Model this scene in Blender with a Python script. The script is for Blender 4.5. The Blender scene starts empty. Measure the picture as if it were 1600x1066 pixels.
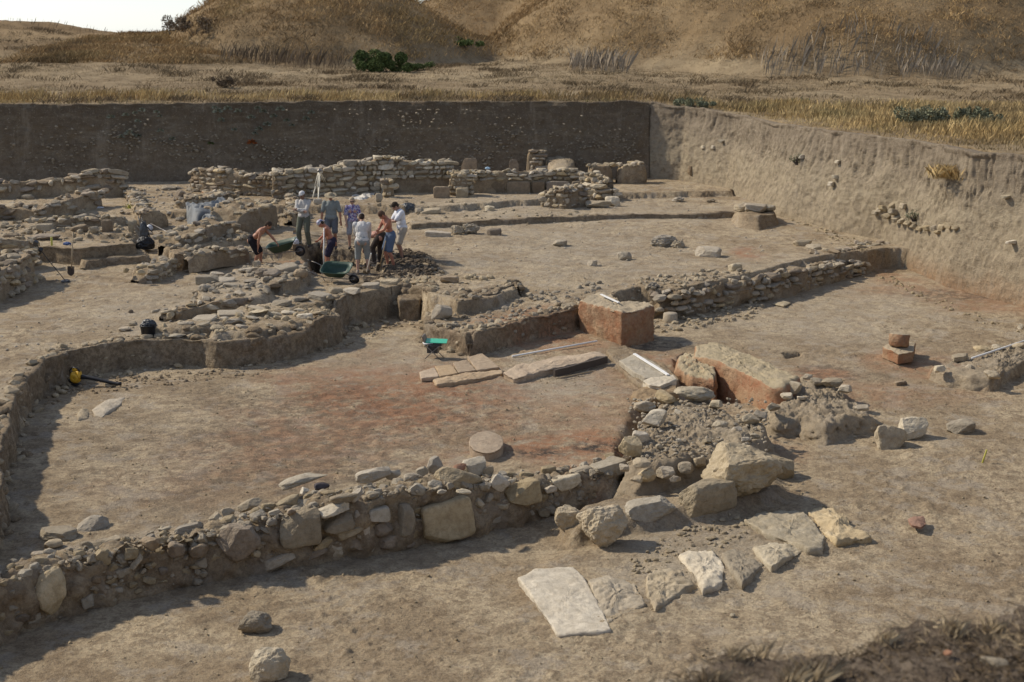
import bpy, math, random
import numpy as np
from mathutils import Vector, Matrix

# ------------------------------------------------------------------ camera, sky, sun, exposure
sc = bpy.context.scene
COL = sc.collection
H = 7.2; F = 2222.0; PITCH = math.radians(12.559)
cam_d = bpy.data.cameras.new("camera"); cam = bpy.data.objects.new("camera", cam_d); COL.objects.link(cam)
cam.location = (0, 0, H); cam.rotation_euler = (math.radians(90) - PITCH, 0, 0)
cam_d.sensor_width = 36.0; cam_d.lens = 36.0 * F / 1600.0
cam_d.clip_start = 0.1; cam_d.clip_end = 4000
cam_d.dof.use_dof = True; cam_d.dof.focus_distance = 27.0; cam_d.dof.aperture_fstop = 3.2
sc.camera = cam

SUN_EL = math.radians(40); SUN_DIR = Vector((-math.cos(SUN_EL) * 0.945, math.cos(SUN_EL) * 0.327, math.sin(SUN_EL)))
world = bpy.data.worlds.new("World"); sc.world = world; world.use_nodes = True
wn = world.node_tree.nodes; wl = world.node_tree.links
sky = wn.new('ShaderNodeTexSky'); sky.sky_type = 'NISHITA'; sky.sun_disc = False
sky.sun_elevation = SUN_EL; sky.sun_rotation = math.atan2(SUN_DIR.x, SUN_DIR.y)
sky.altitude = 50; sky.air_density = 1.0; sky.dust_density = 0.15; sky.ozone_density = 4.0
hs_ = wn.new('ShaderNodeHueSaturation'); hs_.inputs['Saturation'].default_value = 0.50; wl.new(sky.outputs[0], hs_.inputs['Color'])
mx_ = wn.new('ShaderNodeMix'); mx_.data_type = 'RGBA'; mx_.blend_type = 'MULTIPLY'; mx_.inputs[0].default_value = 1.0; mx_.inputs[7].default_value = (0.87, 0.905, 0.97, 1)
wl.new(hs_.outputs[0], mx_.inputs[6]); wl.new(mx_.outputs[2], wn['Background'].inputs[0]); wn['Background'].inputs[1].default_value = 0.14
sun_d = bpy.data.lights.new("sun", 'SUN'); sun_d.energy = 3.9; sun_d.angle = math.radians(2.2); sun_d.color = (1.0, 0.895, 0.74)
sun = bpy.data.objects.new("sun", sun_d); COL.objects.link(sun)
sun.rotation_euler = (-SUN_DIR).to_track_quat('-Z', 'Y').to_euler()
sc.view_settings.view_transform = 'Standard'; sc.view_settings.look = 'None'
sc.view_settings.exposure = 0.18; sc.view_settings.gamma = 1.0
sc.cycles.max_bounces = 6; sc.cycles.diffuse_bounces = 3; sc.cycles.transparent_max_bounces = 6
sc.cycles.caustics_reflective = False; sc.cycles.caustics_refractive = False

# ------------------------------------------------------------------ numeric helpers
cp, sp = math.cos(PITCH), math.sin(PITCH)
def ray(px, py):
    u = (px - 800) / F; v = (py - 533) / F
    return np.array([u, cp - v * sp, -sp - v * cp])
def U(px, py, z):
    d = ray(px, py); t = (z - H) / d[2]
    return (t * d[0], t * d[1])
def U3(px, py, z): return (*U(px, py, z), z)
def ppm(x, y, z):                       # photo pixels per metre at a point
    return F / (y * cp + (H - z) * sp)

def _hash(ix, iy, iz, seed):
    n = (ix * 73856093) ^ (iy * 19349663) ^ (iz * 83492791) ^ (seed * 2654435)
    n = n & 0xffffffff
    n = ((n ^ (n >> 15)) * 2246822519) & 0xffffffff
    n = ((n ^ (n >> 13)) * 3266489917) & 0xffffffff
    return (n & 0xffff) / 65535.0
def noise3(p, f, seed=0):
    q = p * f; i = np.floor(q).astype(np.int64); w = q - i; w = w * w * (3 - 2 * w)
    r = 0
    for a in (0, 1):
        wx = w[:, 0] if a else 1 - w[:, 0]
        for b in (0, 1):
            wy = w[:, 1] if b else 1 - w[:, 1]
            for c in (0, 1):
                wz = w[:, 2] if c else 1 - w[:, 2]
                r = r + wx * wy * wz * _hash(i[:, 0] + a, i[:, 1] + b, i[:, 2] + c, seed)
    return r * 2 - 1
def noise2(x, y, f, seed=0):
    qx = x * f; qy = y * f; ix = np.floor(qx).astype(np.int64); iy = np.floor(qy).astype(np.int64)
    wx = qx - ix; wy = qy - iy; wx = wx * wx * (3 - 2 * wx); wy = wy * wy * (3 - 2 * wy)
    z = np.zeros_like(ix)
    return ((_hash(ix, iy, z, seed) * (1 - wx) + _hash(ix + 1, iy, z, seed) * wx) * (1 - wy) +
            (_hash(ix, iy + 1, z, seed) * (1 - wx) + _hash(ix + 1, iy + 1, z, seed) * wx) * wy) * 2 - 1
def fbm2(x, y, f, o=4, seed=0, g=0.5):
    r = 0; a = 1; s = 0
    for k in range(o):
        r = r + a * noise2(x + 17.3 * k, y - 9.1 * k, f, seed + k); s += a; a *= g; f *= 2.03
    return r / s
def fbm3(p, f, o=4, seed=0, g=0.5):
    r = 0; a = 1; s = 0
    for k in range(o):
        r = r + a * noise3(p + 11.7 * k, f, seed + k); s += a; a *= g; f *= 2.03
    return r / s
def smooth(t):
    t = np.clip(t, 0, 1); return t * t * (3 - 2 * t)
def sdf_poly(x, y, poly):               # negative inside
    d = np.full(x.shape, 1e18); s = np.ones(x.shape)
    n = len(poly)
    for i in range(n):
        ax, ay = poly[i]; bx, by = poly[i - 1]
        ex, ey = bx - ax, by - ay; wx = x - ax; wy = y - ay
        h = np.clip((wx * ex + wy * ey) / (ex * ex + ey * ey + 1e-12), 0, 1)
        d = np.minimum(d, (wx - ex * h) ** 2 + (wy - ey * h) ** 2)
        c1 = y >= ay; c2 = y < by; c3 = ex * wy > ey * wx
        s = np.where((c1 & c2 & c3) | (~c1 & ~c2 & ~c3), -s, s)
    return s * np.sqrt(d)

def mesh_np(name, verts, faces, mats, smooth_shade=True, fm=None):
    me = bpy.data.meshes.new(name)
    verts = np.asarray(verts, dtype=np.float32); faces = np.asarray(faces, dtype=np.int32)
    nf, k = faces.shape
    me.vertices.add(len(verts)); me.vertices.foreach_set('co', verts.ravel())
    me.loops.add(nf * k); me.loops.foreach_set('vertex_index', faces.ravel())
    me.polygons.add(nf); me.polygons.foreach_set('loop_start', np.arange(0, nf * k, k, dtype=np.int32))
    me.polygons.foreach_set('loop_total', np.full(nf, k, dtype=np.int32))
    me.polygons.foreach_set('use_smooth', np.full(nf, smooth_shade, dtype=bool))
    for m in (mats if isinstance(mats, (list, tuple)) else [mats]): me.materials.append(m)
    if fm is not None: me.polygons.foreach_set('material_index', np.asarray(fm, dtype=np.int32))
    me.update(calc_edges=True)
    return me
def attr(me, name, arr):                # float colour per vertex (soil colour weights)
    a = me.color_attributes.new(name, 'FLOAT_COLOR', 'POINT')
    b = np.ones((len(arr), 4), dtype=np.float32); b[:, :arr.shape[1]] = arr
    a.data.foreach_set('color', b.ravel())
def link(name, me, parent=None, loc=(0, 0, 0), rot=(0, 0, 0), scale=(1, 1, 1)):
    o = bpy.data.objects.new(name, me); COL.objects.link(o); o.parent = parent
    o.location = loc; o.rotation_euler = rot; o.scale = scale
    return o
def tag(o, label=None, cat=None, group=None, kind=None):
    if label: o['label'] = label
    if cat: o['category'] = cat
    if group: o['group'] = group
    if kind: o['kind'] = kind
    return o
def thing(name, label, cat, loc=(0, 0, 0), rz=0, group=None):
    o = bpy.data.objects.new(name, None); COL.objects.link(o); o.empty_display_size = 0.2
    o.location = loc; o.rotation_euler = (0, 0, rz)
    return tag(o, label, cat, group)

# ------------------------------------------------------------------ materials
class NT:
    def __init__(s, name, rough=0.9, spec=0.2):
        s.m = bpy.data.materials.new(name); s.m.use_nodes = True
        s.t = s.m.node_tree; s.b = s.t.nodes['Principled BSDF']
        s.b.inputs['Roughness'].default_value = rough
        s.b.inputs['Specular IOR Level'].default_value = spec
    def n(s, typ, **kw):
        o = s.t.nodes.new(typ)
        for k, v in kw.items(): setattr(o, k, v)
        return o
    def l(s, a, b): s.t.links.new(a, b)
    def pos(s): return s.n('ShaderNodeNewGeometry').outputs['Position']
    def noise(s, vec, scale, detail=5, rough=0.6, stretch=None):
        if stretch:
            mp = s.n('ShaderNodeMapping'); mp.inputs['Scale'].default_value = stretch; s.l(vec, mp.inputs[0]); vec = mp.outputs[0]
        o = s.n('ShaderNodeTexNoise'); o.inputs['Scale'].default_value = scale; o.inputs['Detail'].default_value = detail
        o.inputs['Roughness'].default_value = rough; s.l(vec, o.inputs['Vector']); return o.outputs['Fac']
    def ramp(s, fac, stops):
        o = s.n('ShaderNodeValToRGB'); e = o.color_ramp.elements
        while len(e) < len(stops): e.new(0.5)
        for q, (p, c) in zip(e, stops): q.position = p; q.color = (*c, 1)
        s.l(fac, o.inputs[0]); return o.outputs['Color']
    def rng(s, v, a, b, c=0.0, d=1.0):
        o = s.n('ShaderNodeMapRange'); s.l(v, o.inputs[0])
        for i, q in enumerate((a, b, c, d)): o.inputs[1 + i].default_value = q
        return o.outputs[0]
    def math(s, op, a, b=None):
        o = s.n('ShaderNodeMath', operation=op)
        for i, q in enumerate((a, b)):
            if q is None: continue
            if isinstance(q, (int, float)): o.inputs[i].default_value = q
            else: s.l(q, o.inputs[i])
        return o.outputs[0]
    def mix(s, fac, a, b, mode='MIX'):
        o = s.n('ShaderNodeMix', data_type='RGBA', blend_type=mode)
        for i, q in ((0, fac), (6, a), (7, b)):
            if isinstance(q, (int, float)): o.inputs[i].default_value = q
            elif isinstance(q, tuple): o.inputs[i].default_value = (*q, 1)
            else: s.l(q, o.inputs[i])
        return o.outputs[2]
    def bump(s, h, strength=0.5, dist=0.02, prev=None):
        o = s.n('ShaderNodeBump'); o.inputs['Strength'].default_value = strength; o.inputs['Distance'].default_value = dist
        s.l(h, o.inputs['Height'])
        if prev is not None: s.l(prev, o.inputs['Normal'])
        s.l(o.outputs[0], s.b.inputs['Normal']); return o.outputs[0]
    def color(s, c):
        if isinstance(c, tuple): s.b.inputs['Base Color'].default_value = (*c, 1)
        else: s.l(c, s.b.inputs['Base Color'])
    def vc(s, name):
        a = s.n('ShaderNodeVertexColor', layer_name=name); q = s.n('ShaderNodeSeparateColor'); s.l(a.outputs['Color'], q.inputs[0]); return q.outputs
def plain(name, c, rough=0.7, metal=0.0, spec=0.4, var=0.15, sc_=14.0):
    m = NT(name, rough, spec); m.b.inputs['Metallic'].default_value = metal
    n = m.noise(m.pos(), sc_, 4)
    m.color(m.mix(m.rng(n, 0.3, 0.7), tuple(q * (1 - var) for q in c), tuple(min(1, q * (1 + var)) for q in c)))
    m.l(m.rng(n, 0.2, 0.8, max(0.05, rough - .12), min(1, rough + .12)), m.b.inputs['Roughness'])
    return m.m

SOIL_A = (0.355, 0.272, 0.172); SOIL_B = (0.51, 0.41, 0.272); SOIL_C = (0.20, 0.145, 0.09)
def soil_nodes(m, vcname=None, top=None):
    P = m.pos()
    n1 = m.noise(P, 0.55, 4, 0.62); n2 = m.noise(P, 3.2, 5, 0.66); n3 = m.noise(P, 22.0, 5, 0.72); n4 = m.noise(P, 95.0, 3, 0.7)
    n5 = m.noise(P, 1.5, 5, 0.7, (1, 1, 1))
    c = m.mix(m.rng(n1, 0.42, 0.58), SOIL_A, SOIL_B)
    c = m.mix(m.math('MULTIPLY', m.rng(n2, 0.49, 0.58), 0.55), c, SOIL_C); c = m.mix(m.math('MULTIPLY', m.rng(m.noise(P, 8.5, 6, 0.75), 0.50, 0.57), 0.5), c, SOIL_C)
    c = m.mix(m.math('MULTIPLY', m.rng(n5, 0.52, 0.60), 0.6), c, (0.41, 0.35, 0.27))
    if vcname:
        w = m.vc(vcname)
        rf = m.math('MULTIPLY', w[0], m.rng(m.noise(P, 2.3, 6, 0.72), 0.36, 0.54))
        red = m.mix(m.rng(n3, 0.3, 0.7), (0.27, 0.13, 0.068), (0.44, 0.25, 0.142))
        c = m.mix(rf, c, red)
        df = m.math('MULTIPLY', w[1], m.rng(m.noise(P, 3.7, 6, 0.75), 0.42, 0.56))
        c = m.mix(df, c, (0.055, 0.045, 0.038))
        pf = m.math('MULTIPLY', w[2], m.rng(m.noise(P, 2.9, 6, 0.7), 0.3, 0.6))
        c = m.mix(pf, c, (0.43, 0.37, 0.28))
    c = m.mix(m.math('MULTIPLY', m.rng(n3, 0.44, 0.60), 0.65), c, m.mix(0.5, c, (0.08, 0.06, 0.045)))
    c = m.mix(m.math('MULTIPLY', m.rng(n4, 0.56, 0.66), 0.6), c, (0.46, 0.41, 0.33))
    hh = m.math('ADD', m.math('MULTIPLY', n2, 0.8), m.math('ADD', m.math('MULTIPLY', n3, 0.7), m.math('MULTIPLY', n4, 0.25)))
    return c, hh
# ------------------------------------------------------------------ shape of the ground
# base-level control points: photo pixel, level
NORTH = [(300,470,0),(100,500,.05),(30,470,0),(0,540,.1),(-200,600,.1),(400,470,.05),(430,520,.02),(360,528,.02),(250,520,.08),(330,430,.05),(500,455,.08),
         (620,430,.1),(760,430,.12),(560,400,.2),(640,400,.3),(700,400,.3),(850,420,.22),(900,460,.1),(860,470,.02),(750,500,-.08),(850,500,-.08),(1000,430,.15),
         (1150,380,.22),(1280,370,.2),(1370,380,.15),(700,360,.36),(1000,345,.38),(1200,350,.3),(300,350,.5),(450,340,.45),(380,380,.35),(460,385,.35),(600,340,.42),
         (150,340,.6),(-200,340,.6),(600,295,.55),(850,300,.55),(1050,290,.58)]
SOUTH = [(100,1040,-1.2),(500,950,-1.2),(-200,1000,-1.25),(800,900,-1.18),(1100,1010,-1.12),(1400,850,-1.0),(1700,800,-.95),(1500,700,-.85),(1300,730,-.9),(1100,800,-1.05),
         (1000,850,-1.12),(1300,520,-.68),(1500,500,-.62),(1400,430,-.5),(1560,600,-.78),(1200,500,-.62),(1100,520,-.62),(1700,480,-.6),(1350,600,-.74),(1600,470,-.6)]
def idw(x, y, pts, pw=3):
    a = 0; b = 0
    for px, py, z in pts:
        cx, cy = U(px, py, z)
        w = 1.0 / (((x - cx) ** 2 + (y - cy) ** 2) + 0.6) ** (pw / 2)
        a = a + w * z; b = b + w
    return a / b
def PW(*pts, z=0.0): return [U(p[0], p[1], p[2] if len(p) > 2 else z) for p in pts]
POLYS = []      # (world polygon, kind, level, edge width, edge roughness)
def plat(pts, z, w=0.12, rough=0.10, mode='set'): POLYS.append((pts, mode, z, w, rough))
# the low rooms and forecourt (level from SOUTH); rim follows the cut edges north of them
RIM = PW((-34,850,.1),(-14,790,.1),(-3,700,.1),(8,645,.1),(24,610,.1),(52,578,.1),(95,548,.1),(150,540,.1),(220,530,.1),(285,530,.05),(340,537,.02),(400,533,.02),(470,518,.03),(521,499,.06),(532,466,.1),
         (575,455,.12),(618,448,.12),(668,458,.12),(719,475,.12),(773,468,.12),(806,452,.12),(812,466,.0),(700,478,.0),(672,486,-.05),(665,512,-.15),(735,529,-.12),(793,513,-.1),(868,492,-.08),(908,474,.1),
         (960,458,.1),(1000,452,.1),(1060,453,.1),(1130,437,.15),(1200,422,.15),(1290,402,.15),(1390,388,.15),(1430,392,.1))
_r = random.Random(12); _R = []
for _a, _b in zip(RIM[1:29], RIM[2:30]):
    _L = math.hypot(_b[0] - _a[0], _b[1] - _a[1]); _n = max(1, int(_L / .45)); _nx, _ny = (_b[1] - _a[1]) / _L, -(_b[0] - _a[0]) / _L
    for _k in range(_n): _o = _r.uniform(-.13, .13) if _k else 0; _f = _k / _n; _R.append((_a[0] + (_b[0] - _a[0]) * _f + _nx * _o, _a[1] + (_b[1] - _a[1]) * _f + _ny * _o))
_i21 = min(range(len(_R)), key=lambda i: math.hypot(_R[i][0] - RIM[21][0], _R[i][1] - RIM[21][1])); _i23 = min(range(len(_R)), key=lambda i: math.hypot(_R[i][0] - RIM[24][0], _R[i][1] - RIM[24][1]))
RIM = RIM[:1] + _R + RIM[29:]; _i21 += 1; _i23 += 1
LOW = RIM + [(17.5, 42.5), (30, 32), (30, 9), (-30, 9), (-30, 24.5)]
ROOM = PW((-420,800,-.55),(-150,700,-.55),(0,600,-.55),(95,545,-.55),(520,490,-.55),(700,480,-.55),(905,500,-.55),(985,545,-.55),(1060,560,-.55),(1060,600,-.55),(1010,625,-.55),(985,680,-.55),(965,738,-.55),(870,748,-.55),(720,774,-.55),(520,803,-.55),(400,825,-.55),(300,842,-.55),(200,862,-.55),(100,884,-.55),(0,918,-.55),(-190,1010,-.55))
def ground_z(x, y, want=None):
    x = np.asarray(x, dtype=float); y = np.asarray(y, dtype=float)
    h = idw(x, y, NORTH); lo = idw(x, y, SOUTH)
    # central room floor inside the low area
    def blend(h, pts, z, w, rough, mode='set'):
        P = np.array(pts); mg = w + rough + 0.3
        m = (x > P[:, 0].min() - mg) & (x < P[:, 0].max() + mg) & (y > P[:, 1].min() - mg) & (y < P[:, 1].max() + mg)
        if not m.any(): return h
        xs = x[m]; ys = y[m]
        d = sdf_poly(xs, ys, pts)
        d = d + rough * (fbm2(xs, ys, 1.6, 4, 31, 0.5) * 1.5) + .006 * fbm2(xs, ys, 11.0, 3, 37, .6)
        t = 1 - smooth((d + w * 0.5) / w)
        zz = z if np.isscalar(z) else z[m]
        if mode == 'add': hv = h[m] + zz * t
        elif mode == 'max': hv = np.maximum(h[m], h[m] * (1 - t) + zz * t)
        elif mode == 'min': hv = np.minimum(h[m], h[m] * (1 - t) + zz * t)
        else: hv = h[m] * (1 - t) + zz * t
        h = h.copy(); h[m] = hv; return h
    lo = blend(lo, ROOM, -0.56, 0.5, 0.06)
    h = blend(h, LOW, lo, 0.16, 0.07)
    for pts, mode, z, w, rough in POLYS: h = blend(h, pts, z, w, rough, mode)
    # surface relief: trampled soil, trowel marks, crumbs
    h = h + 0.035 * fbm2(x, y, 0.45, 3, 5) + 0.022 * fbm2(x, y, 2.2, 4, 9, 0.6)
    rm = smooth((fbm2(x, y, 0.35, 3, 55, .6) + .12) / .5)
    h = h + (0.014 + .022 * rm) * fbm2(x, y, 7.0, 4, 12, 0.68) + (0.04 + .06 * rm) * np.clip(fbm2(x, y, 4.0, 4, 77, 0.65) - 0.22, 0, 1) - .03 * np.clip(fbm2(x, y, 2.6, 3, 79, .6) - .3, 0, 1)
    return h
# --- terraces at the left
plat(PW((-300,335),(216,331),(330,331),(330,322),(700,322),(960,303),(1140,298),(1180,240),(-300,240), z=.72), .72, .1, .12, 'max')
plat(PW((640,351),(720,347),(850,341),(960,337),(1090,335),(1150,331),(1190,322),(1180,240),(640,240), z=.5), .5, .12, .10, 'max')
plat(PW((-300,384),(74,385),(126,389),(212,381),(213,350),(230,335),(230,325),(-300,325), z=.66), .66, .1, .07, 'max')
plat(PW((126,410),(160,404),(228,401),(229,380),(120,380), z=.36), .36, .1, .06, 'max')
plat(PW((70,362),(160,366),(207,364),(207,350),(70,345), z=.80), .80, .12, .08, 'max')
# strip of ground above the dig, left of the diggers
plat(PW((258,396),(300,388),(350,377),(395,380),(455,384),(480,390),(480,370),(440,345),(380,325),(350,325),(300,350),(262,374), z=.42), .42, .12, .10, 'max')
plat(PW((268,400),(300,391),(330,380),(385,372),(385,362),(330,366),(262,384), z=.55), .55, .15, .1, 'max')
# low mound in front of the wheelbarrow
plat(PW((312,462),(318,440),(372,418),(402,413),(470,413),(482,420),(480,438),(425,446),(430,455),(380,470), z=.32), .30, .25, .16, 'max')
plat(PW((404,414),(480,413),(483,425),(470,436),(440,441),(404,436), z=.42), .42, .12, .1, 'max')
# long stepped remains of a wall: two strips running up to the right
plat(PW((230,512),(330,492),(400,478),(520,455),(600,432),(690,424),(690,436),(620,446),(540,462),(470,478),(300,515), z=.24), .24, .12, .10, 'max')
plat(PW((340,520),(330,503),(390,486),(480,476),(512,485),(512,493),(470,503),(400,518), z=.18), .18, .16, .16, 'max')
plat(PW((640,442),(700,428),(770,432),(815,440),(812,452),(770,465),(715,472),(668,458), z=.26), .26, .12, .08, 'max')
plat(PW((672,478),(700,476),(706,498),(690,503),(668,500), z=-.2), -.22, .1, .06, 'max')
# the dig pit round the diggers and the step behind it
plat(PW((478,394),(500,391),(560,392),(590,400),(604,424),(560,436),(505,430),(484,424), z=.2), -.14, .14, .08, 'min')
plat(PW((484,398),(503,395),(506,408),(502,420),(486,414), z=.0), -.62, .10, .05, 'min')
plat(PW((385,398),(440,398),(478,400),(478,412),(385,414), z=.1), -.02, .15, .08, 'min')
# trampled wet spoil
plat(PW((595,420),(625,404),(660,402),(690,424),(640,434),(600,436), z=.2), .10, .25, .15, 'add')
# burnt ground pieces by the mud brick block
plat(PW((735,500),(800,486),(905,470),(905,480),(868,492),(793,511),(740,522), z=-.1), .05, .2, .15, 'add')
plat(PW((655,590),(775,578),(786,590),(690,600), z=-.55), .03, .1, .03, 'add')
# pit beside the yellow wall and the dip by the hole
plat(PW((1060,566),(1072,560),(1100,585),(1200,612),(1160,626),(1110,628),(1062,612), z=-.8), -1.05, .15, .06, 'min')
plat(PW((1225,551),(1250,550),(1252,557),(1228,559), z=-.7), -.95, .06, .02, 'min')
plat(PW((965,455),(1000,450),(1020,462),(975,470), z=.1), -.2, .12, .05, 'min')
# raised pads
plat(PW((872,800,-.82),(940,776,-.82),(1005,752,-.82),(1100,735,-.82),(1210,730,-.82),(1225,765,-.82),(1150,792,-.82),(1060,803,-.82),(985,812,-.82),(900,826,-.82)), -.84, .35, .08, 'max')
plat(PW((1456,578),(1500,568),(1560,552),(1640,520),(1640,560),(1600,566),(1545,598),(1500,590), z=-.58), -.50, .14, .12, 'max')
plat(PW((890,838),(960,818),(1060,792),(1170,775),(1240,798),(1362,838),(1290,858),(1210,888),(1100,925),(955,985),(870,992),(812,902), z=-1.0), .06, .4, .1, 'add')
plat(PW((560,655),(640,650),(700,640),(760,660),(700,690),(600,700), z=-.5), .03, .5, .3, 'add')
# the unexcavated field round the pit
RIMTOP_R = [(1015,160,3.93),(1070,170,3.71),(1150,183,3.54),(1250,197,3.58),(1350,213,3.50),(1430,225,3.46),(1480,232,3.48),(1520,240,3.48),(1600,243,3.55),(1720,262,3.50)]
BASE_R = [(1015,280,.7),(1060,284,.66),(1130,303,.45),(1210,337,.28),(1290,366,.05),(1360,388,-.2),(1400,410,-.4),(1480,446,-.52),(1600,480,-.6),(1720,515,-.65)]
top_r = [np.array(U3(*p)) for p in RIMTOP_R]; base_r = [np.array(U3(*p)) for p in BASE_R]
top_r.append(np.array([20.0, 25.0, 3.45])); base_r.append(np.array([19.4, 24.8, -.8]))
top_r.append(np.array([24.0, 8.0, 3.6])); base_r.append(np.array([23.4, 8.0, -1.0]))
top_b = [np.array([-34.0, 60.2, 3.85])] + [np.array(U3(*p)) for p in ((0,167.5,3.84),(250,164.5,3.88),(530,159.5,3.92),(800,160,3.92))] + [top_r[0]]
base_b = [np.array([-34.0, 59.5, .6])] + [np.array([p[0] * .99, p[1] - .55, .62]) for p in top_b[1:-1]] + [base_r[0]]
PIT = [(-34.0, 60.7)] + [(p[0], p[1] + .5) for p in top_b[1:]] + [(p[0] + .5, p[1] + .2) for p in top_r[1:]] + [(24.5, 5.0), (-34, 5.0)]
BANKZ = 4.6
BANK = PW((960,1075,BANKZ),(1030,1052,BANKZ),(1100,1032,BANKZ),(1150,990,BANKZ),(1200,1006,BANKZ),(1290,1008,BANKZ),(1355,998,BANKZ),(1385,970,BANKZ),(1470,958,BANKZ),(1540,948,BANKZ),(1600,918,BANKZ),(1720,900,BANKZ)) + [(12, 7.5), (12, -30), (-40, -30), (-40, 2.0), (-3, 3.6)]
def field_z(x, y):
    x = np.asarray(x, float); y = np.asarray(y, float)
    z = 3.52 + .40 * smooth((y - 48) / 14.0) * smooth((11 - x) / 6.0) + .55 * smooth((y - 64) / 36.0)
    left = smooth((-8 - x) / 16.0)
    z = z + left * (1.95 * smooth((y - 64) / 52.0) ** .9) - left * 9.0 * smooth((y - 116) / 60.0)
    z = z + left * .95 * smooth((-30 - x) / 10) * smooth((y - 80) / 30)
    def cone(cx, cy, rx, ry, hh, pw=1.0):
        w = 1 + .10 * fbm2(x, y, .09, 3, 61)
        r = np.sqrt(((x - cx) / rx) ** 2 + ((y - cy) / ry) ** 2 + .01) * w
        t = np.clip(1 - r, 0, 1); return hh * (t ** pw) * smooth(t * 6)
    z = z + cone(-13.2, 108, 12.3, 17, 8.5)
    z = z + cone(27, 118, 31, 30, 19)
    z = z + 5.2 * smooth((y - 122) / 14) * smooth((x + 16) / 10) * smooth((16 - x) / 12)
    z = z + .10 * fbm2(x, y, .25, 4, 41, .6) * smooth((y - 62) / 10) + .035 * fbm2(x, y, 1.5, 3, 44)
    far = smooth((y - 68) / 15)
    z = z + far * .30 * np.abs(fbm2(x, y, .32, 4, 47, .6))
    return z
def full_z(x, y):
    x = np.asarray(x, float); y = np.asarray(y, float)
    g = ground_z(x, y)
    fz = field_z(x, y)
    d = sdf_poly(x, y, PIT)
    t = smooth((d + .05) / .25)
    h = g * (1 - t) + fz * t
    d = sdf_poly(x, y, BANK) + .10 * fbm2(x, y, 2.0, 4, 91)
    bz = BANKZ + .09 * fbm2(x, y, 2.2, 5, 95, .65) - .04 * smooth((1.2 + d) / 1.2)
    t = 1 - smooth(d / .35)
    return h * (1 - t) + np.maximum(h, bz) * t
def zg(x, y): return float(full_z(np.array([x]), np.array([y]))[0])
def at(px, py, off=0.0):                # the point of the ground seen at a photo pixel
    d = ray(px, py); t = np.arange(6.0, 150.0, 0.12)
    X = d[0] * t; Y = d[1] * t; Z = H + d[2] * t
    g = full_z(X, Y) + off
    k = np.argmax(Z < g)
    if k == 0: k = 1
    a, b = t[k - 1], t[k]
    for _ in range(7):
        m = (a + b) / 2
        if H + d[2] * m < zg(d[0] * m, d[1] * m) + off: b = m
        else: a = m
    return np.array([d[0] * b, d[1] * b, H + d[2] * b])

def soil_weights(x, y):
    w = np.zeros((len(x), 3))
    def blob(ch, px, py, rx, ry, s, z=-.55, f=1.1, seed=3):
        c = U(px, py, z); a = U(px + rx, py, z); b = U(px, py - ry, z)
        Rx = abs(a[0] - c[0]); Ry = abs(b[1] - c[1])
        r = ((x - c[0]) / Rx) ** 2 + ((y - c[1]) / Ry) ** 2
        m = r < 2.5
        if not m.any(): return
        v = s * smooth(1.25 - np.sqrt(r[m]) * .9 + .55 * fbm2(x[m], y[m], f, 4, seed + int(px)))
        w[m, ch] = np.maximum(w[m, ch], v)
    for a in [(620,620,210,60,1.0),(860,700,130,26,1),(900,745,70,16,1),(690,600,170,35,.95),(890,640,120,32,.45),(500,690,180,56,.6),(330,730,140,60,.25),(560,660,120,20,.6),
              (860,535,110,16,.75),(960,600,60,30,.5),(930,690,70,26,1),(1330,600,190,22,.5),(1280,570,70,16,.9),(1430,560,80,20,.7),(1480,455,130,14,.6),(1560,475,90,14,.6),(1400,440,40,14,.6),
              (1050,570,40,30,.7),(1010,560,50,18,.6),(700,720,60,20,.4),(450,590,80,14,.4),(1230,680,40,20,.3),(840,530,90,14,.9)]: blob(0, *a)
    for a in [(1170,395,26,10,1.0,.2),(460,400,30,8,.6,.3),(880,500,60,14,.5,-.1),(1160,590,50,26,1.0,-.8)]: blob(0, *a[:5], z=a[5])
    for a in [(600,416,90,16,1.0,.1),(640,412,55,14,1.0,.25),(520,410,60,18,1.0,-.3),(840,706,62,9,1.0,-.55),(930,697,50,8,1.0,-.55),(1010,535,70,14,.75,-.6),(1290,577,70,10,.6,-.7),(880,530,22,4,1.0,-.55),
              (700,650,60,16,.6,-.55),(640,690,60,12,.4,-.55),(560,600,60,12,.4,-.55),(880,655,40,10,.5,-.55),(980,560,30,14,.5,-.6),(1350,585,50,8,.5,-.7),(440,390,60,10,.35,.3),(470,680,330,100,.5,-.55),(200,720,180,90,.3,-.55),(760,620,160,50,.3,-.55),(1120,470,50,10,.3,.1),(1500,462,100,8,.6,-.6)]: blob(1, *a[:5], z=a[5])
    for a in [(900,385,170,40,.55,.3),(300,480,170,40,.6,0),(800,320,200,16,.5,.55),(1300,480,200,50,.55,-.6),(560,850,300,30,.3,-1.15),(860,600,110,34,.7,-.55),(1080,860,150,60,.7,-1.05),(620,560,140,30,.4,-.55),(1000,330,260,14,.5,.45)]: blob(2, *a[:5], z=a[5])
    return w

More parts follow.
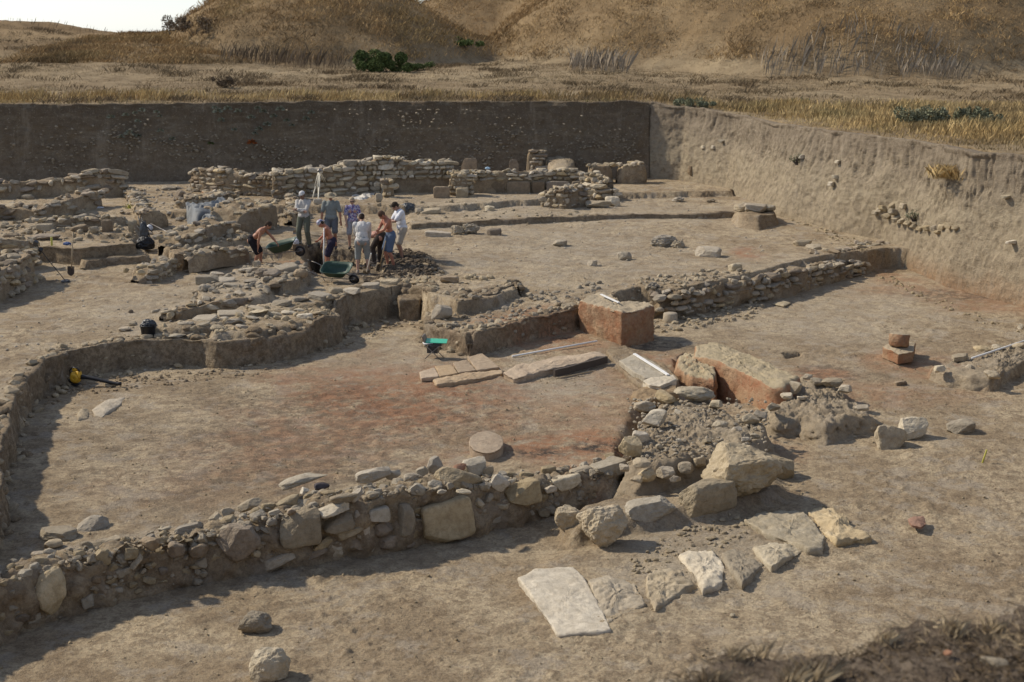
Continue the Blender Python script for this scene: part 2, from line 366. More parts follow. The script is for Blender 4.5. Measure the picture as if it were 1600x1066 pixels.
# ------------------------------------------------------------------ ground sheet
_q = 1.0
def build_ground():
    nu = int(1150 * _q); u = np.concatenate([-np.geomspace(12, .70, 22)[:-1], np.linspace(-.70, .70, nu), np.geomspace(.70, 12, 22)[1:]])
    v = np.concatenate([np.linspace(-60, 3, 22)[:-1], np.linspace(3, 10, int(110 * _q))[:-1], np.geomspace(10, 62, int(1050 * _q))[:-1], np.geomspace(62, 140, int(230 * _q))[:-1], np.geomspace(140, 1600, 30)])
    YY, UU = np.meshgrid(v, u, indexing='ij')
    XX = UU * (np.maximum(YY, 0) + 6)
    x = XX.ravel(); y = YY.ravel()
    z = full_z(x, y)
    ny, nx = YY.shape
    Z = z.reshape(ny, nx); gy = np.abs(np.gradient(Z, axis=0)) / (np.abs(np.gradient(YY, axis=0)) + 1e-6); gx = np.abs(np.gradient(Z, axis=1)) / (np.abs(np.gradient(XX, axis=1)) + 1e-6)
    stp = smooth((np.hypot(gx, gy).ravel() - .5) / 1.2) * (y < 62) * (y > 8); k = stp > .02
    p3 = np.stack([x[k], y[k], z[k] * 1.3], 1)
    for o_ in (0, 1):
        dv = (.13 * fbm3(p3, 3.1, 5, 61 + 9 * o_, .66) + .04 * fbm3(p3, 13.0, 3, 81 + 9 * o_, .66)) * stp[k]
        if o_ == 0: x = x.copy(); x[k] += dv
        else: y = y.copy(); y[k] += dv
    i = np.arange((ny - 1) * (nx - 1)); r = i // (nx - 1); c = i % (nx - 1); b = r * nx + c
    faces = np.stack([b, b + 1, b + nx + 1, b + nx], 1)
    # material: 0 soil in the pit, 1 grass field and the bank at the camera
    d = sdf_poly(x, y, PIT); db = sdf_poly(x, y, BANK)
    fm = (d[b] > .06).astype(np.int32); fm[db[b] < .25] = 2
    me = mesh_np('ground', np.stack([x, y, z], 1), faces, [MAT['soil'], MAT['field'], MAT['bank_soil']], True, fm)
    w = soil_weights(x, y); attr(me, 'soil', w)
    return tag(link('ground', me), 'bare excavated soil floor of the dig and the grassy field round it', 'ground', kind='structure')
MAT = {}
m = NT('soil', 0.95, 0.1); c, hh = soil_nodes(m, 'soil'); m.color(c); m.bump(hh, 1.0, 0.06); MAT['soil'] = m.m
m = NT('field', 0.95, 0.05); P = m.pos()
n1 = m.noise(P, 0.12, 5, 0.65); n2 = m.noise(P, 0.8, 5, 0.7); n3 = m.noise(P, 6.0, 5, 0.75)
c = m.mix(m.rng(n1, 0.36, 0.62), (0.22, 0.16, 0.095), (0.34, 0.265, 0.165)); c = m.mix(m.math('MULTIPLY', m.rng(n2, .45, .66), .7), c, (0.12, 0.085, 0.05))
c = m.mix(m.math('MULTIPLY', m.rng(n3, .42, .7), .55), c, (0.33, 0.26, 0.16)); sz = m.n('ShaderNodeSeparateXYZ'); m.l(P, sz.inputs[0]); c = m.mix(m.math('MULTIPLY', m.rng(sz.outputs[2], 4.8, 6.5), .65), c, m.mix(m.rng(n1, .4, .6), (.19, .125, .062), (.29, .20, .105))); m.color(c); m.bump(n3, .8, .12); MAT['field'] = m.m
m = NT('bank_soil', .97, .04); P = m.pos(); n1 = m.noise(P, 3.0, 5, .7); n2 = m.noise(P, 16, 6, .75); n3 = m.noise(P, 70, 4, .7)
c = m.mix(m.rng(n1, .38, .62), (.17, .13, .095), (.24, .19, .14)); c = m.mix(m.rng(n2, .44, .6), c, (.08, .06, .045)); c = m.mix(m.math('MULTIPLY', m.rng(n3, .52, .66), .6), c, (.30, .25, .18)); m.color(c); m.bump(m.math('ADD', n2, m.math('MULTIPLY', n3, .5)), 1.0, .05); MAT['bank_soil'] = m.m
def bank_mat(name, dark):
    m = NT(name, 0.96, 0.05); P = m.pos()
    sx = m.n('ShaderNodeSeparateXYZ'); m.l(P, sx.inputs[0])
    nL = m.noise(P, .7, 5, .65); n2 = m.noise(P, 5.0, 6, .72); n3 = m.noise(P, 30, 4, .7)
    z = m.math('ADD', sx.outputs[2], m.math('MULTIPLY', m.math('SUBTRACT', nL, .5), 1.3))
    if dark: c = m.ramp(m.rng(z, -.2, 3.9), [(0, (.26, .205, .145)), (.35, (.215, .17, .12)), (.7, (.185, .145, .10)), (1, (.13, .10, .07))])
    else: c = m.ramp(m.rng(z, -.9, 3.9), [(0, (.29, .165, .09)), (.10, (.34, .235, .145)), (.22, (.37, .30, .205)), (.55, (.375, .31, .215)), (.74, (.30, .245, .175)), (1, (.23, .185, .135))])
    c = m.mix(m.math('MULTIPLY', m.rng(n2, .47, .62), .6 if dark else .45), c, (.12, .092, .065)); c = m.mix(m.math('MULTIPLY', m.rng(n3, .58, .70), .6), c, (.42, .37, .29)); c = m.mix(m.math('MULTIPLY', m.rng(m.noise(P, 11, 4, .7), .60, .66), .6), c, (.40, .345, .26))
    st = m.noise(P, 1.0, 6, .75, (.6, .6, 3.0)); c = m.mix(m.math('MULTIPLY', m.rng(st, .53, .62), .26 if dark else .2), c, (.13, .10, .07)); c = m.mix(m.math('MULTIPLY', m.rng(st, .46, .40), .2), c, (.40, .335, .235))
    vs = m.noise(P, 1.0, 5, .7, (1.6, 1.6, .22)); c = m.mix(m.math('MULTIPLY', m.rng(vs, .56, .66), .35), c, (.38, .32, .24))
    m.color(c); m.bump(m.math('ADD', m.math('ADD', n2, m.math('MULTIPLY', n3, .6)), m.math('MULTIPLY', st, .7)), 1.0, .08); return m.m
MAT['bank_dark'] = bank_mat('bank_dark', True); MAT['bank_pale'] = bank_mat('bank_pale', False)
build_ground()

def resample(pts, step):
    pts = [np.array(p, float) for p in pts]; out = []
    for a, b in zip(pts[:-1], pts[1:]):
        n = max(1, int(np.linalg.norm(b - a) / step))
        for k in range(n): out.append(a + (b - a) * k / n)
    out.append(pts[-1]); return np.array(out)
def face_bank(name, base, top, mat, step, rows, label, rough=.10, gully=0.0, seed=1, topfn=None, fine=.085, cat='earth face', weights=False):
    nb = 400; 
    def prm(pts, n):
        P = np.array(pts); L = np.concatenate([[0], np.cumsum(np.linalg.norm(np.diff(P[:, :2], axis=0), axis=1))]); L /= L[-1]
        s = np.linspace(0, 1, n); return np.stack([np.interp(s, L, P[:, k]) for k in range(3)], 1), L
    # match parameters vertex by vertex so that base and top stay opposite each other
    B = np.array(base); T = np.array(top); L = np.concatenate([[0], np.cumsum(np.linalg.norm(np.diff(B[:, :2], axis=0), axis=1))])
    n = int(L[-1] / step); s = np.linspace(0, L[-1], n)
    Bs = np.stack([np.interp(s, L, B[:, k]) for k in range(3)], 1); Ts = np.stack([np.interp(s, L, T[:, k]) for k in range(3)], 1)
    Bs[:, 2] -= .35 if topfn is None else .12
    tg = np.gradient(Bs[:, :2], axis=0); tg /= np.linalg.norm(tg, axis=1)[:, None]; nrm = np.stack([tg[:, 1], -tg[:, 0], 0 * tg[:, 0]], 1)   # toward the pit
    if topfn is None: Ts[:, 2] = field_z(Ts[:, 0], Ts[:, 1]) + .02
    else: Ts[:, 2] = np.maximum(topfn(Ts[:, 0] - nrm[:, 0] * .22, Ts[:, 1] - nrm[:, 1] * .22) + .012, Bs[:, 2] + .13)
    rowsv = np.concatenate([np.linspace(0, 1, rows), [1.0, 1.0, 1.0]]); back = np.concatenate([np.zeros(rows), [.12, .4, .8] if topfn is None else [.07, .16, .34]]); drop = np.concatenate([np.zeros(rows), [.02, .0, -.12]])
    V = []
    for t, bk, dr in zip(rowsv, back, drop):
        prof = t ** 1.0
        p = Bs * (1 - prof) + Ts * prof - nrm * bk
        if topfn is not None and bk > .1: p[:, 2] = topfn(p[:, 0], p[:, 1]) + (.012 if bk < .3 else -.06)
        elif bk > .3: p[:, 2] = field_z(p[:, 0], p[:, 1]) + dr
        else: p[:, 2] += dr
        V.append(p)
    V = np.array(V); R = V.shape[0]
    Pf = V.reshape(-1, 3).copy()
    tt = np.repeat(rowsv * (back == 0), n); amp = np.sin(np.clip(tt, 0, 1) * math.pi) ** .5
    q = Pf.copy(); q[:, 2] *= .7
    dsp = rough * (fbm3(q, .7, 5, seed, .55)) + fine * fbm3(Pf, 4.0, 5, seed + 9, .65) - .05 * np.clip(fbm3(Pf, 2.2, 3, seed + 40), .2, 1)
    if gully:
        g = Pf.copy(); g[:, 2] *= .25; gn = np.abs(fbm3(g, 2.6, 4, seed + 21, .6)); up = smooth((tt - .60 + .25 * fbm3(g * .3, 1.0, 2, seed + 2)) / .15)
        dsp = dsp - gully * up * (1 - smooth(gn / .22)) - .25 * up * np.clip(fbm3(g, .8, 3, seed + 70), 0, 1)
    if topfn is None: dsp = dsp - .12 * (1 - smooth((tt) / .25)) * (fbm3(Pf, 1.0, 3, seed + 5) - .6)
    N = np.tile(nrm, (R, 1))
    Pf += N * (dsp * (.25 + .75 * amp))[:, None]
    # crumbly lip
    lip = np.repeat((rowsv >= .97) & (back < .3), n); ls = 1.0 if topfn is None else .8; Pf[lip, 2] += ls * .10 * fbm3(Pf[lip], 1.6, 4, seed + 3, .6); Pf[lip, :2] += N[lip, :2] * (.16 * ls * fbm3(Pf[lip], 1.1, 4, seed + 6, .6))[:, None]
    i = np.arange((R - 1) * (n - 1)); r = i // (n - 1); c = i % (n - 1); b = r * n + c
    fc = np.stack([b, b + 1, b + n + 1, b + n], 1)
    me = mesh_np(name, Pf, fc, mat)
    if weights: attr(me, 'soil', soil_weights(Pf[:, 0], Pf[:, 1]))
    return tag(link(name, me), label, cat, kind='structure')
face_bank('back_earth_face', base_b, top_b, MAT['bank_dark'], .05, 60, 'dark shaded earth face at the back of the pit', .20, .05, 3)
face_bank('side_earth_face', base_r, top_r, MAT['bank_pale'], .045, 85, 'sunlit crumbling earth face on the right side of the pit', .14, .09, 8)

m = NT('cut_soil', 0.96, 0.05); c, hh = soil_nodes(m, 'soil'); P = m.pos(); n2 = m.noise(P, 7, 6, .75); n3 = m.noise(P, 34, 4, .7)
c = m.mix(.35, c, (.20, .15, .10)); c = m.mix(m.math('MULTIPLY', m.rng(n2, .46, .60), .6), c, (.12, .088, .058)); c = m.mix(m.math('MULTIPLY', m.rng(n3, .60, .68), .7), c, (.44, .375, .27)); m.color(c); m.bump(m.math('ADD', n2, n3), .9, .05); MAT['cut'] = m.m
def cut_face(label, rim, floor, step=.045, off=.07, seed=1, fine=.085, rough=.09, name='cut_face', w=True):
    R_ = np.array([list(p) for p in rim], float); tg = np.gradient(R_, axis=0); tg /= np.linalg.norm(tg, axis=1)[:, None]; nr = np.stack([tg[:, 1], -tg[:, 0]], 1)
    P_ = resample([np.append(p, 0) for p in R_], .22)[:, :2]; tg = np.gradient(P_, axis=0); tg /= np.linalg.norm(tg, axis=1)[:, None]; nr = np.stack([tg[:, 1], -tg[:, 0]], 1)
    B_ = P_ + nr * (off + .07); T_ = P_ + nr * off; fz = full_z((P_ + nr * .45)[:, 0], (P_ + nr * .45)[:, 1]) if floor is None else np.full(len(P_), floor)
    hmax = 1.0; rows = max(8, int(.75 / step))
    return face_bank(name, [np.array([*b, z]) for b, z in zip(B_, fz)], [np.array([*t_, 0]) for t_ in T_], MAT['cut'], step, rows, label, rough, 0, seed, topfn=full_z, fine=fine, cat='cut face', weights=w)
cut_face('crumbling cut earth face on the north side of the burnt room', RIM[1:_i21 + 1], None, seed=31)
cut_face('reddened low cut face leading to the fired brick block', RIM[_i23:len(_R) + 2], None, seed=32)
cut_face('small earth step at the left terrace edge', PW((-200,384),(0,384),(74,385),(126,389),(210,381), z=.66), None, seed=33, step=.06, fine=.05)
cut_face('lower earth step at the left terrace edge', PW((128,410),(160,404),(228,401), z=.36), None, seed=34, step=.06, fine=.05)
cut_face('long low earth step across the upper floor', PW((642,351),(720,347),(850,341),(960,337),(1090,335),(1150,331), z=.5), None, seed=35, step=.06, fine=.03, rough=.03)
# ------------------------------------------------------------------ stones
def ico(sub):
    t = (1 + 5 ** .5) / 2
    v = [(-1,t,0),(1,t,0),(-1,-t,0),(1,-t,0),(0,-1,t),(0,1,t),(0,-1,-t),(0,1,-t),(t,0,-1),(t,0,1),(-t,0,-1),(-t,0,1)]
    f = [(0,11,5),(0,5,1),(0,1,7),(0,7,10),(0,10,11),(1,5,9),(5,11,4),(11,10,2),(10,7,6),(7,1,8),(3,9,4),(3,4,2),(3,2,6),(3,6,8),(3,8,9),(4,9,5),(2,4,11),(6,2,10),(8,6,7),(9,8,1)]
    v = [np.array(a, float) / np.linalg.norm(a) for a in v]
    for _ in range(sub):
        c = {}; nf = []
        def mid(a, b):
            k = (min(a, b), max(a, b))
            if k not in c: m = v[a] + v[b]; v.append(m / np.linalg.norm(m)); c[k] = len(v) - 1
            return c[k]
        for a, b, d in f:
            x, y, z = mid(a, b), mid(b, d), mid(d, a); nf += [(a, x, z), (b, y, x), (d, z, y), (x, y, z)]
        f = nf
    return np.array(v), np.array(f)
ICO = {k: ico(k) for k in (1, 2, 3, 4)}
def rock_verts(seed, kind='round', sub=3, rough=.05):
    rng = np.random.RandomState(seed); v, f = ICO[sub]; p = v.copy()
    e = {'round': 2.6, 'block': 5.5, 'flat': 4.0, 'lump': 2.2, 'brick': 9.0}[kind]
    r = (np.abs(p) ** e).sum(1) ** (1 / e); p = p / r[:, None]
    p += .12 * np.stack([fbm3(v * 1.0 + rng.rand() * 90, .9, 2, seed + k) for k in range(3)], 1) * (.35 if kind == 'brick' else 1)
    for _ in range({'round': 12, 'block': 9, 'flat': 9, 'lump': 4, 'brick': 2}[kind]):       # broken facets
        n = rng.randn(3); n /= np.linalg.norm(n); lim = rng.uniform(.60, .98) * (1.15 if kind in ('block', 'brick') else 1)
        d = p @ n; m = d > lim; p[m] -= n * (d[m] - lim)[:, None] * .92
    if kind == 'lump': rough *= 1.6
    if kind != 'brick': rough *= 1.35
    p += v * (rough * 1.3 * fbm3(p + seed, 2.4, 4, seed + 5, .6))[:, None]
    p += v * (rough * .5 * np.abs(fbm3(p + seed, 7.0, 3, seed + 8, .6)))[:, None]
    lo, hi = p.min(0), p.max(0)
    return (p - (lo + hi) / 2) / (hi - lo), f
def stone_mat(name, a, b, c, dust=.35, dustc=(.33, .275, .205)):
    m = NT(name, .92, .15); P = m.pos(); n1 = m.noise(P, 2.3, 5, .65); n2 = m.noise(P, 9.0, 6, .72); n3 = m.noise(P, 48.0, 4, .72)
    oi = m.n('ShaderNodeObjectInfo').outputs['Random']
    col = m.mix(m.rng(n1, .36, .64), a, b)
    col = m.mix(m.math('MULTIPLY', m.rng(n2, .44, .68), .75), col, c)
    geo = m.n('ShaderNodeNewGeometry'); sx = m.n('ShaderNodeSeparateXYZ'); m.l(geo.outputs['Normal'], sx.inputs[0])
    du = m.math('MULTIPLY', m.rng(m.math('ADD', sx.outputs[2], m.math('MULTIPLY', n2, .6)), .2, 1.3), dust)
    col = m.mix(du, col, dustc)
    col = m.mix(m.math('MULTIPLY', m.rng(n3, .55, .72), .5), col, tuple(q * .45 for q in a))
    hs = m.n('ShaderNodeHueSaturation'); m.l(m.rng(oi, 0, 1, .70, 1.18), hs.inputs['Value']); m.l(m.rng(m.math('FRACT', m.math('MULTIPLY', oi, 7.3)), 0, 1, .8, 1.15), hs.inputs['Saturation'])
    m.l(col, hs.inputs['Color']); m.color(hs.outputs[0])
    m.bump(m.math('ADD', m.math('MULTIPLY', n2, .8), m.math('MULTIPLY', n3, .55)), .75, .03); return m.m
MAT['pale'] = stone_mat('pale_limestone', (.50, .43, .31), (.62, .545, .41), (.34, .28, .19), .2)
MAT['tan'] = stone_mat('tan_sandstone', (.43, .345, .22), (.53, .44, .295), (.28, .215, .13), .25)
MAT['grey'] = stone_mat('grey_stone', (.40, .335, .24), (.49, .425, .315), (.26, .21, .145), .35)
MAT['brown'] = stone_mat('brown_stone', (.25, .19, .13), (.33, .26, .18), (.15, .115, .08), .3)
MAT['red'] = stone_mat('fired_clay', (.38, .17, .09), (.45, .24, .14), (.22, .10, .06), .15)
m = NT('wall_earth', .96, .05); c, hh = soil_nodes(m); c = m.mix(.3, c, (.22, .165, .11)); m.color(c); m.bump(hh, .95, .06); MAT['earth'] = m.m
m = NT('mud_brick_burnt', .96, .05); P = m.pos(); n1 = m.noise(P, 2.0, 5, .7); n2 = m.noise(P, 14, 5, .75)
c = m.mix(m.rng(n1, .38, .62), (.33, .165, .09), (.40, .28, .175)); c = m.mix(m.math('MULTIPLY', m.rng(n2, .45, .7), .6), c, (.20, .12, .08))
geo = m.n('ShaderNodeNewGeometry'); sx = m.n('ShaderNodeSeparateXYZ'); m.l(geo.outputs['Normal'], sx.inputs[0])
c = m.mix(m.rng(m.math('ADD', sx.outputs[2], m.math('MULTIPLY', n2, .5)), .75, 1.05), c, (.43, .355, .25)); m.color(c); m.bump(m.math('ADD', n1, n2), .9, .06); MAT['burnt'] = m.m
m = NT('mud_brick_yellow', .96, .05); P = m.pos(); n1 = m.noise(P, 2.2, 5, .7); n2 = m.noise(P, 13, 5, .75)
c = m.mix(m.rng(n1, .36, .6), (.34, .155, .085), (.41, .27, .165)); c = m.mix(m.math('MULTIPLY', m.rng(n2, .5, .75), .6), c, (.42, .30, .19))
geo = m.n('ShaderNodeNewGeometry'); sx = m.n('ShaderNodeSeparateXYZ'); m.l(geo.outputs['Normal'], sx.inputs[0])
top = m.mix(m.rng(n1, .35, .65), (.45, .37, .235), (.39, .325, .225)); c = m.mix(m.rng(m.math('ADD', sx.outputs[2], m.math('MULTIPLY', n2, .5)), .75, 1.0), c, top); m.color(c); m.bump(m.math('ADD', n1, n2), .9, .06); MAT['yellow'] = m.m

PROTO = {}
def proto(kind, k, mat):
    key = (kind, k, mat)
    if key not in PROTO:
        v, f = rock_verts(100 + k * 7 + hash_s(kind), kind, 3, .06)
        PROTO[key] = mesh_np('stone', v, f, MAT[mat], False)
    return PROTO[key]
def hash_s(s): return sum(ord(ch) * (i + 1) for i, ch in enumerate(s)) % 977
class Merge:                            # many small stones gathered into one mesh
    def __init__(s): s.V = []; s.F = []; s.n = 0
    def add(s, v, f): s.V.append(v); s.F.append(f + s.n); s.n += len(v)
    def rock(s, p, dims, rng, kind='round', sub=2, tilt=.4):
        v, f = small_rock(kind, rng.randint(12), sub)
        R = np.array(Matrix.Rotation(rng.uniform(0, 6.28), 3, 'Z') @ Matrix.Rotation(rng.uniform(-tilt, tilt), 3, 'X') @ Matrix.Rotation(rng.uniform(-tilt, tilt), 3, 'Y'))
        s.add((v * np.array(dims)) @ R.T + np.array(p), f)
    def build(s, name, mat, parent=None, smooth_shade=False):
        if not s.V: return None
        return link(name, mesh_np(name, np.concatenate(s.V), np.concatenate(s.F), MAT[mat] if isinstance(mat, str) else mat, smooth_shade), parent)
_sr = {}
def small_rock(kind, k, sub):
    if (kind, k, sub) not in _sr: _sr[(kind, k, sub)] = rock_verts(500 + k * 3 + hash_s(kind), kind, sub, .07)
    return _sr[(kind, k, sub)]

def loft_core(path, hts, thick, top_rough=.08, face_rough=.05, step=.07, mat='earth', seed=1, back_h=None, batter=.06, sink=.25, backdir=None, name='earth_core', parent=None):
    """earth body of a wall: path = front foot line, body lies on the side of backdir"""
    P = np.array([p[:3] for p in path], float)
    L = np.concatenate([[0], np.cumsum(np.linalg.norm(np.diff(P[:, :2], axis=0), axis=1))])
    n = max(6, int(L[-1] / step)); s = np.linspace(0, L[-1], n)
    B = np.stack([np.interp(s, L, P[:, k]) for k in range(3)], 1); hh = np.interp(s, L, hts)
    th = np.interp(s, L, thick) if hasattr(thick, '__len__') else np.full(n, thick)
    tg = np.gradient(B[:, :2], axis=0); tg /= np.linalg.norm(tg, axis=1)[:, None] + 1e-9
    nr = np.stack([-tg[:, 1], tg[:, 0]], 1)
    bd = np.array(backdir if backdir is not None else (0, 1.0)); nr *= np.sign((nr @ bd).sum() + 1e-9)
    bh = hh if back_h is None else np.interp(s, L, back_h)
    fn = max(4, int(hh.max() / step) + 2); tn = max(4, int(th.max() / step) + 1)
    rows = []
    for k in range(fn): t = k / (fn - 1); rows.append((-.0 + batter * t, t, 0, 1.0))
    for k in range(1, tn): t = k / (tn - 1); rows.append((None, 1.0, t, 1 - .0 * t))
    for k in range(1, fn): t = 1 - k / (fn - 1); rows.append((None, t, 1.0, 1.0))
    V = []; A = []
    ends = np.minimum(s, L[-1] - s); em = smooth(ends / (min(.8 * th.mean(), .16 * L[-1]) + .02)) ** .5
    for off, t, tt, _ in rows:
        o = (off if off is not None else batter) + tt * (th - 2 * batter) + (0 if not (tt == 1.0) else batter * (1 - t))
        hl = (hh * (1 - tt) + bh * tt) * (.25 + .75 * em)
        z = B[:, 2] - sink + t * (hl + sink)
        c = th / 2; o = c + (o - c) * (.55 + .45 * em)
        V.append(np.stack([B[:, 0] + nr[:, 0] * o, B[:, 1] + nr[:, 1] * o, z], 1)); A.append(np.full(n, tt if t == 1 else (0 if tt == 0 else 1)))
    V = np.array(V); R = V.shape[0]; Q = V.reshape(-1, 3); A = np.concatenate(A)
    side = np.where(A < .02, -1, np.where(A > .98, 1, 0))
    dn = face_rough * 2.2 * fbm3(Q, 1.6, 4, seed, .6) + face_rough * fbm3(Q, 7, 3, seed + 3, .6)
    NN = np.tile(nr, (R, 1)); Q[:, :2] += NN * (side * dn)[:, None]
    Q[:, 0] += face_rough * fbm3(Q, 3, 3, seed + 31); Q[:, 1] += face_rough * fbm3(Q, 3, 3, seed + 33)
    topm = np.repeat(np.array([t for _, t, _, _ in rows]), n)
    Q[:, 2] += topm ** 2 * (top_rough * 1.3 * fbm3(Q, 1.9, 4, seed + 7, .65) + top_rough * .6 * fbm3(Q, 8, 3, seed + 11, .6))
    i = np.arange((R - 1) * (n - 1)); r = i // (n - 1); c = i % (n - 1); b = r * n + c
    fc = np.stack([b, b + 1, b + n + 1, b + n], 1)
    me = mesh_np(name, Q, fc, MAT[mat] if isinstance(mat, str) else mat)
    o = link(name, me, parent)
    return o, (s, B, hh, nr, th)

def put_stone(parent, p, dims, rz, rng, kind='block', mat='grey', tilt=(0, 0), name='stone'):
    me = proto(kind, rng.randint(9), mat)
    return link(name, me, parent, tuple(p), (tilt[0], tilt[1], rz), tuple(dims))
def rubble_wall(name, label, cat, path, hts, thick, size=(.28, .2), courses=True, mats=('grey', 'tan', 'pale', 'grey'), top=True, seed=1, cover=1.0, parts=True, core_h=None, kind='block', group=None, back_h=None, tops=1.0, from_h=0.0, **kw):
    rng = np.random.RandomState(seed)
    t = thing(name, label, cat, tuple(path[0]), 0, group)
    core, (s, B, hh, nr, th) = loft_core(path, core_h or [h * .93 for h in hts], thick, seed=seed, back_h=back_h, **kw)
    core.parent = t; core.matrix_parent_inverse = Matrix.Translation(-Vector(t.location))
    off = Vector(t.location)
    spots = []
    Ltot = s[-1]
    H_ = lambda q: np.interp(q, s, np.interp(s, np.linspace(0, s[-1], len(s)), hh)) / .93
    if courses:
        z = from_h; ci = 0
        while z < max(hts):
            ch = size[1] * rng.uniform(.75, 1.2); q = rng.uniform(0, size[0])
            while q < Ltot:
                w = size[0] * rng.choice([.4, .6, .8, 1.0, 1.3, 1.8]) * rng.uniform(.85, 1.15)
                hq = H_(q + w / 2)
                if z + ch * .6 < hq and rng.rand() < cover:
                    k = np.interp(q + w / 2, s, np.arange(len(s))); k0 = min(int(k), len(s) - 1)
                    p = B[k0] + np.array([*(nr[k0] * .09), z + ch * .5 + rng.uniform(-.02, .02)])
                    ang = math.atan2(nr[k0][1], nr[k0][0]) - math.pi / 2
                    spots.append((p, (w * .98, rng.uniform(.22, .32) * (size[0] / .28), ch * rng.uniform(.7, 1.12)), ang, (rng.uniform(-.2, .2), rng.uniform(-.16, .16)), kind if rng.rand() < .6 else rng.choice(['round', 'flat', 'block'])))
                q += w
            z += ch; ci += 1
    if top:
        n = int(Ltot * th.mean() / (size[0] * size[0]) * 1.1 * tops)
        for _ in range(n):
            q = rng.uniform(0, Ltot); k0 = min(int(np.interp(q, s, np.arange(len(s)))), len(s) - 1); o = rng.uniform(.05, .95) * th[k0]
            w = size[0] * rng.uniform(.45, 1.25)
            bz = (hh[k0] if back_h is None else hh[k0] * (1 - o / th[k0]) + np.interp(q, np.linspace(0, Ltot, len(back_h)), back_h) * o / th[k0])
            p = B[k0] + np.array([*(nr[k0] * o), bz + size[1] * rng.uniform(-.1, .35)])
            spots.append((p, (w, w * rng.uniform(.6, 1), size[1] * rng.uniform(.5, 1.05)), rng.uniform(0, 6.28), (rng.uniform(-.3, .3), rng.uniform(-.3, .3)), rng.choice(['block', 'round', 'flat'])))
    spots.sort(key=lambda a: -a[1][0] * a[1][2])
    mg = Merge()
    for i, (p, dims, ang, tl, kd) in enumerate(spots):
        if parts and i < 96: 
            link('stone', proto(kd, rng.randint(9), mats[rng.randint(len(mats))]), t, tuple(Vector(p) - off), (tl[0], tl[1], ang), tuple(dims))
        else:
            v, f = small_rock(kd, rng.randint(12), 2)
            R = np.array(Matrix.Rotation(ang, 3, 'Z') @ Matrix.Rotation(tl[0], 3, 'X') @ Matrix.Rotation(tl[1], 3, 'Y'))
            mg.add((v * np.array(dims)) @ R.T + np.array(p) - np.array(off), f)
    o = mg.build('small_stones', mats[0], t)
    if o: o['kind'] = 'stuff'
    return t
def W(*pts): return [U3(*p) for p in pts]

def shaped_stone(name, label, outline, zs, depth, mat, cat='stone', bulge=.03, rough=.03, seed=1, sink=.04, taper=.97, group=None, parent=None, nseg=72, edge=.04, layers=0):
    """a stone given by the outline (world xy) of its top face and its real depth"""
    pts = np.array(outline, float); c = pts.mean(0)
    q = np.vstack([pts, pts[:1]]); L = np.concatenate([[0], np.cumsum(np.linalg.norm(np.diff(q, axis=0), axis=1))]); s = np.linspace(0, L[-1], nseg, endpoint=False)
    ring = np.stack([np.interp(s, L, q[:, k]) for k in range(2)], 1) - c
    ring = ring * .85 + .15 * (np.roll(ring, 1, 0) + np.roll(ring, -1, 0)) / 2
    sz = np.linalg.norm(ring, axis=1).mean()
    ring *= (1 + .06 * fbm3(np.stack([ring[:, 0] * 3, ring[:, 1] * 3, ring[:, 0] * 0 + seed], 1), 1.3, 3, seed))[:, None]
    V = []; ns = max(3, int(depth / .04)); e = min(edge, depth * .4, sz * .3)
    for k in range(ns + 1):
        t = k / ns; V.append(np.column_stack([ring * (taper + (1 - taper) * t), np.full(nseg, -depth + (depth - e) * t)]))
    for a in (.35, .7, 1.0):
        V.append(np.column_stack([ring * (1 - e / sz * (1 - math.cos(a * math.pi / 2)) * .8), np.full(nseg, -e + e * math.sin(a * math.pi / 2))]))
    nr = max(5, int(sz / .035)); r1 = 1 - e / sz * .8
    for k in range(1, nr + 1):
        t = 1 - k / nr; V.append(np.column_stack([ring * r1 * max(t, .01), np.full(nseg, bulge * (1 - t * t))]))
    V = np.array(V); R = V.shape[0]; Q = V.reshape(-1, 3)
    g = Q + np.array([c[0], c[1], zs])
    rad = Q / (np.linalg.norm(Q, axis=1)[:, None] + 1e-6)
    up = np.repeat((np.arange(R) > ns), nseg)
    d1 = rough * (1.6 * fbm3(g, 2.6, 4, seed, .6) + .9 * fbm3(g, 11, 4, seed + 5, .7))
    if layers: st = g[:, 2] * 22 + 2 * fbm3(g, 2, 2, seed + 15); d1 = d1 + np.where(up, 0, layers * np.abs(np.sin(st)))
    Q = Q + np.where(up[:, None], np.array([0, 0, 1.0]), rad * np.array([1, 1, .1])) * d1[:, None]
    ph = np.floor((fbm3(g, 1.7, 2, seed + 9)) * 3.2) / 3.2
    Q[up, 2] += (ph[up] * rough * .9)
    i = np.arange((R - 1) * nseg); r = i // nseg; k = i % nseg; b = r * nseg
    fc = np.stack([b + k, b + (k + 1) % nseg, b + nseg + (k + 1) % nseg, b + nseg + k], 1)
    me = mesh_np(name, Q, fc, MAT[mat] if isinstance(mat, str) else mat)
    o = link(name, me, parent, (c[0], c[1], zs))
    if parent is None: tag(o, label, cat, group)
    elif parent: o.location = (c[0] - parent.location.x, c[1] - parent.location.y, zs - parent.location.z)
    return o
def pxstone(name, label, pix, zs, depth, mat, lift=None, **kw):
    if lift is not None: zs = at(*np.mean(pix, axis=0))[2] + lift
    return shaped_stone(name, label, [U(x, y, zs) for x, y in pix], zs, depth, mat, **kw)
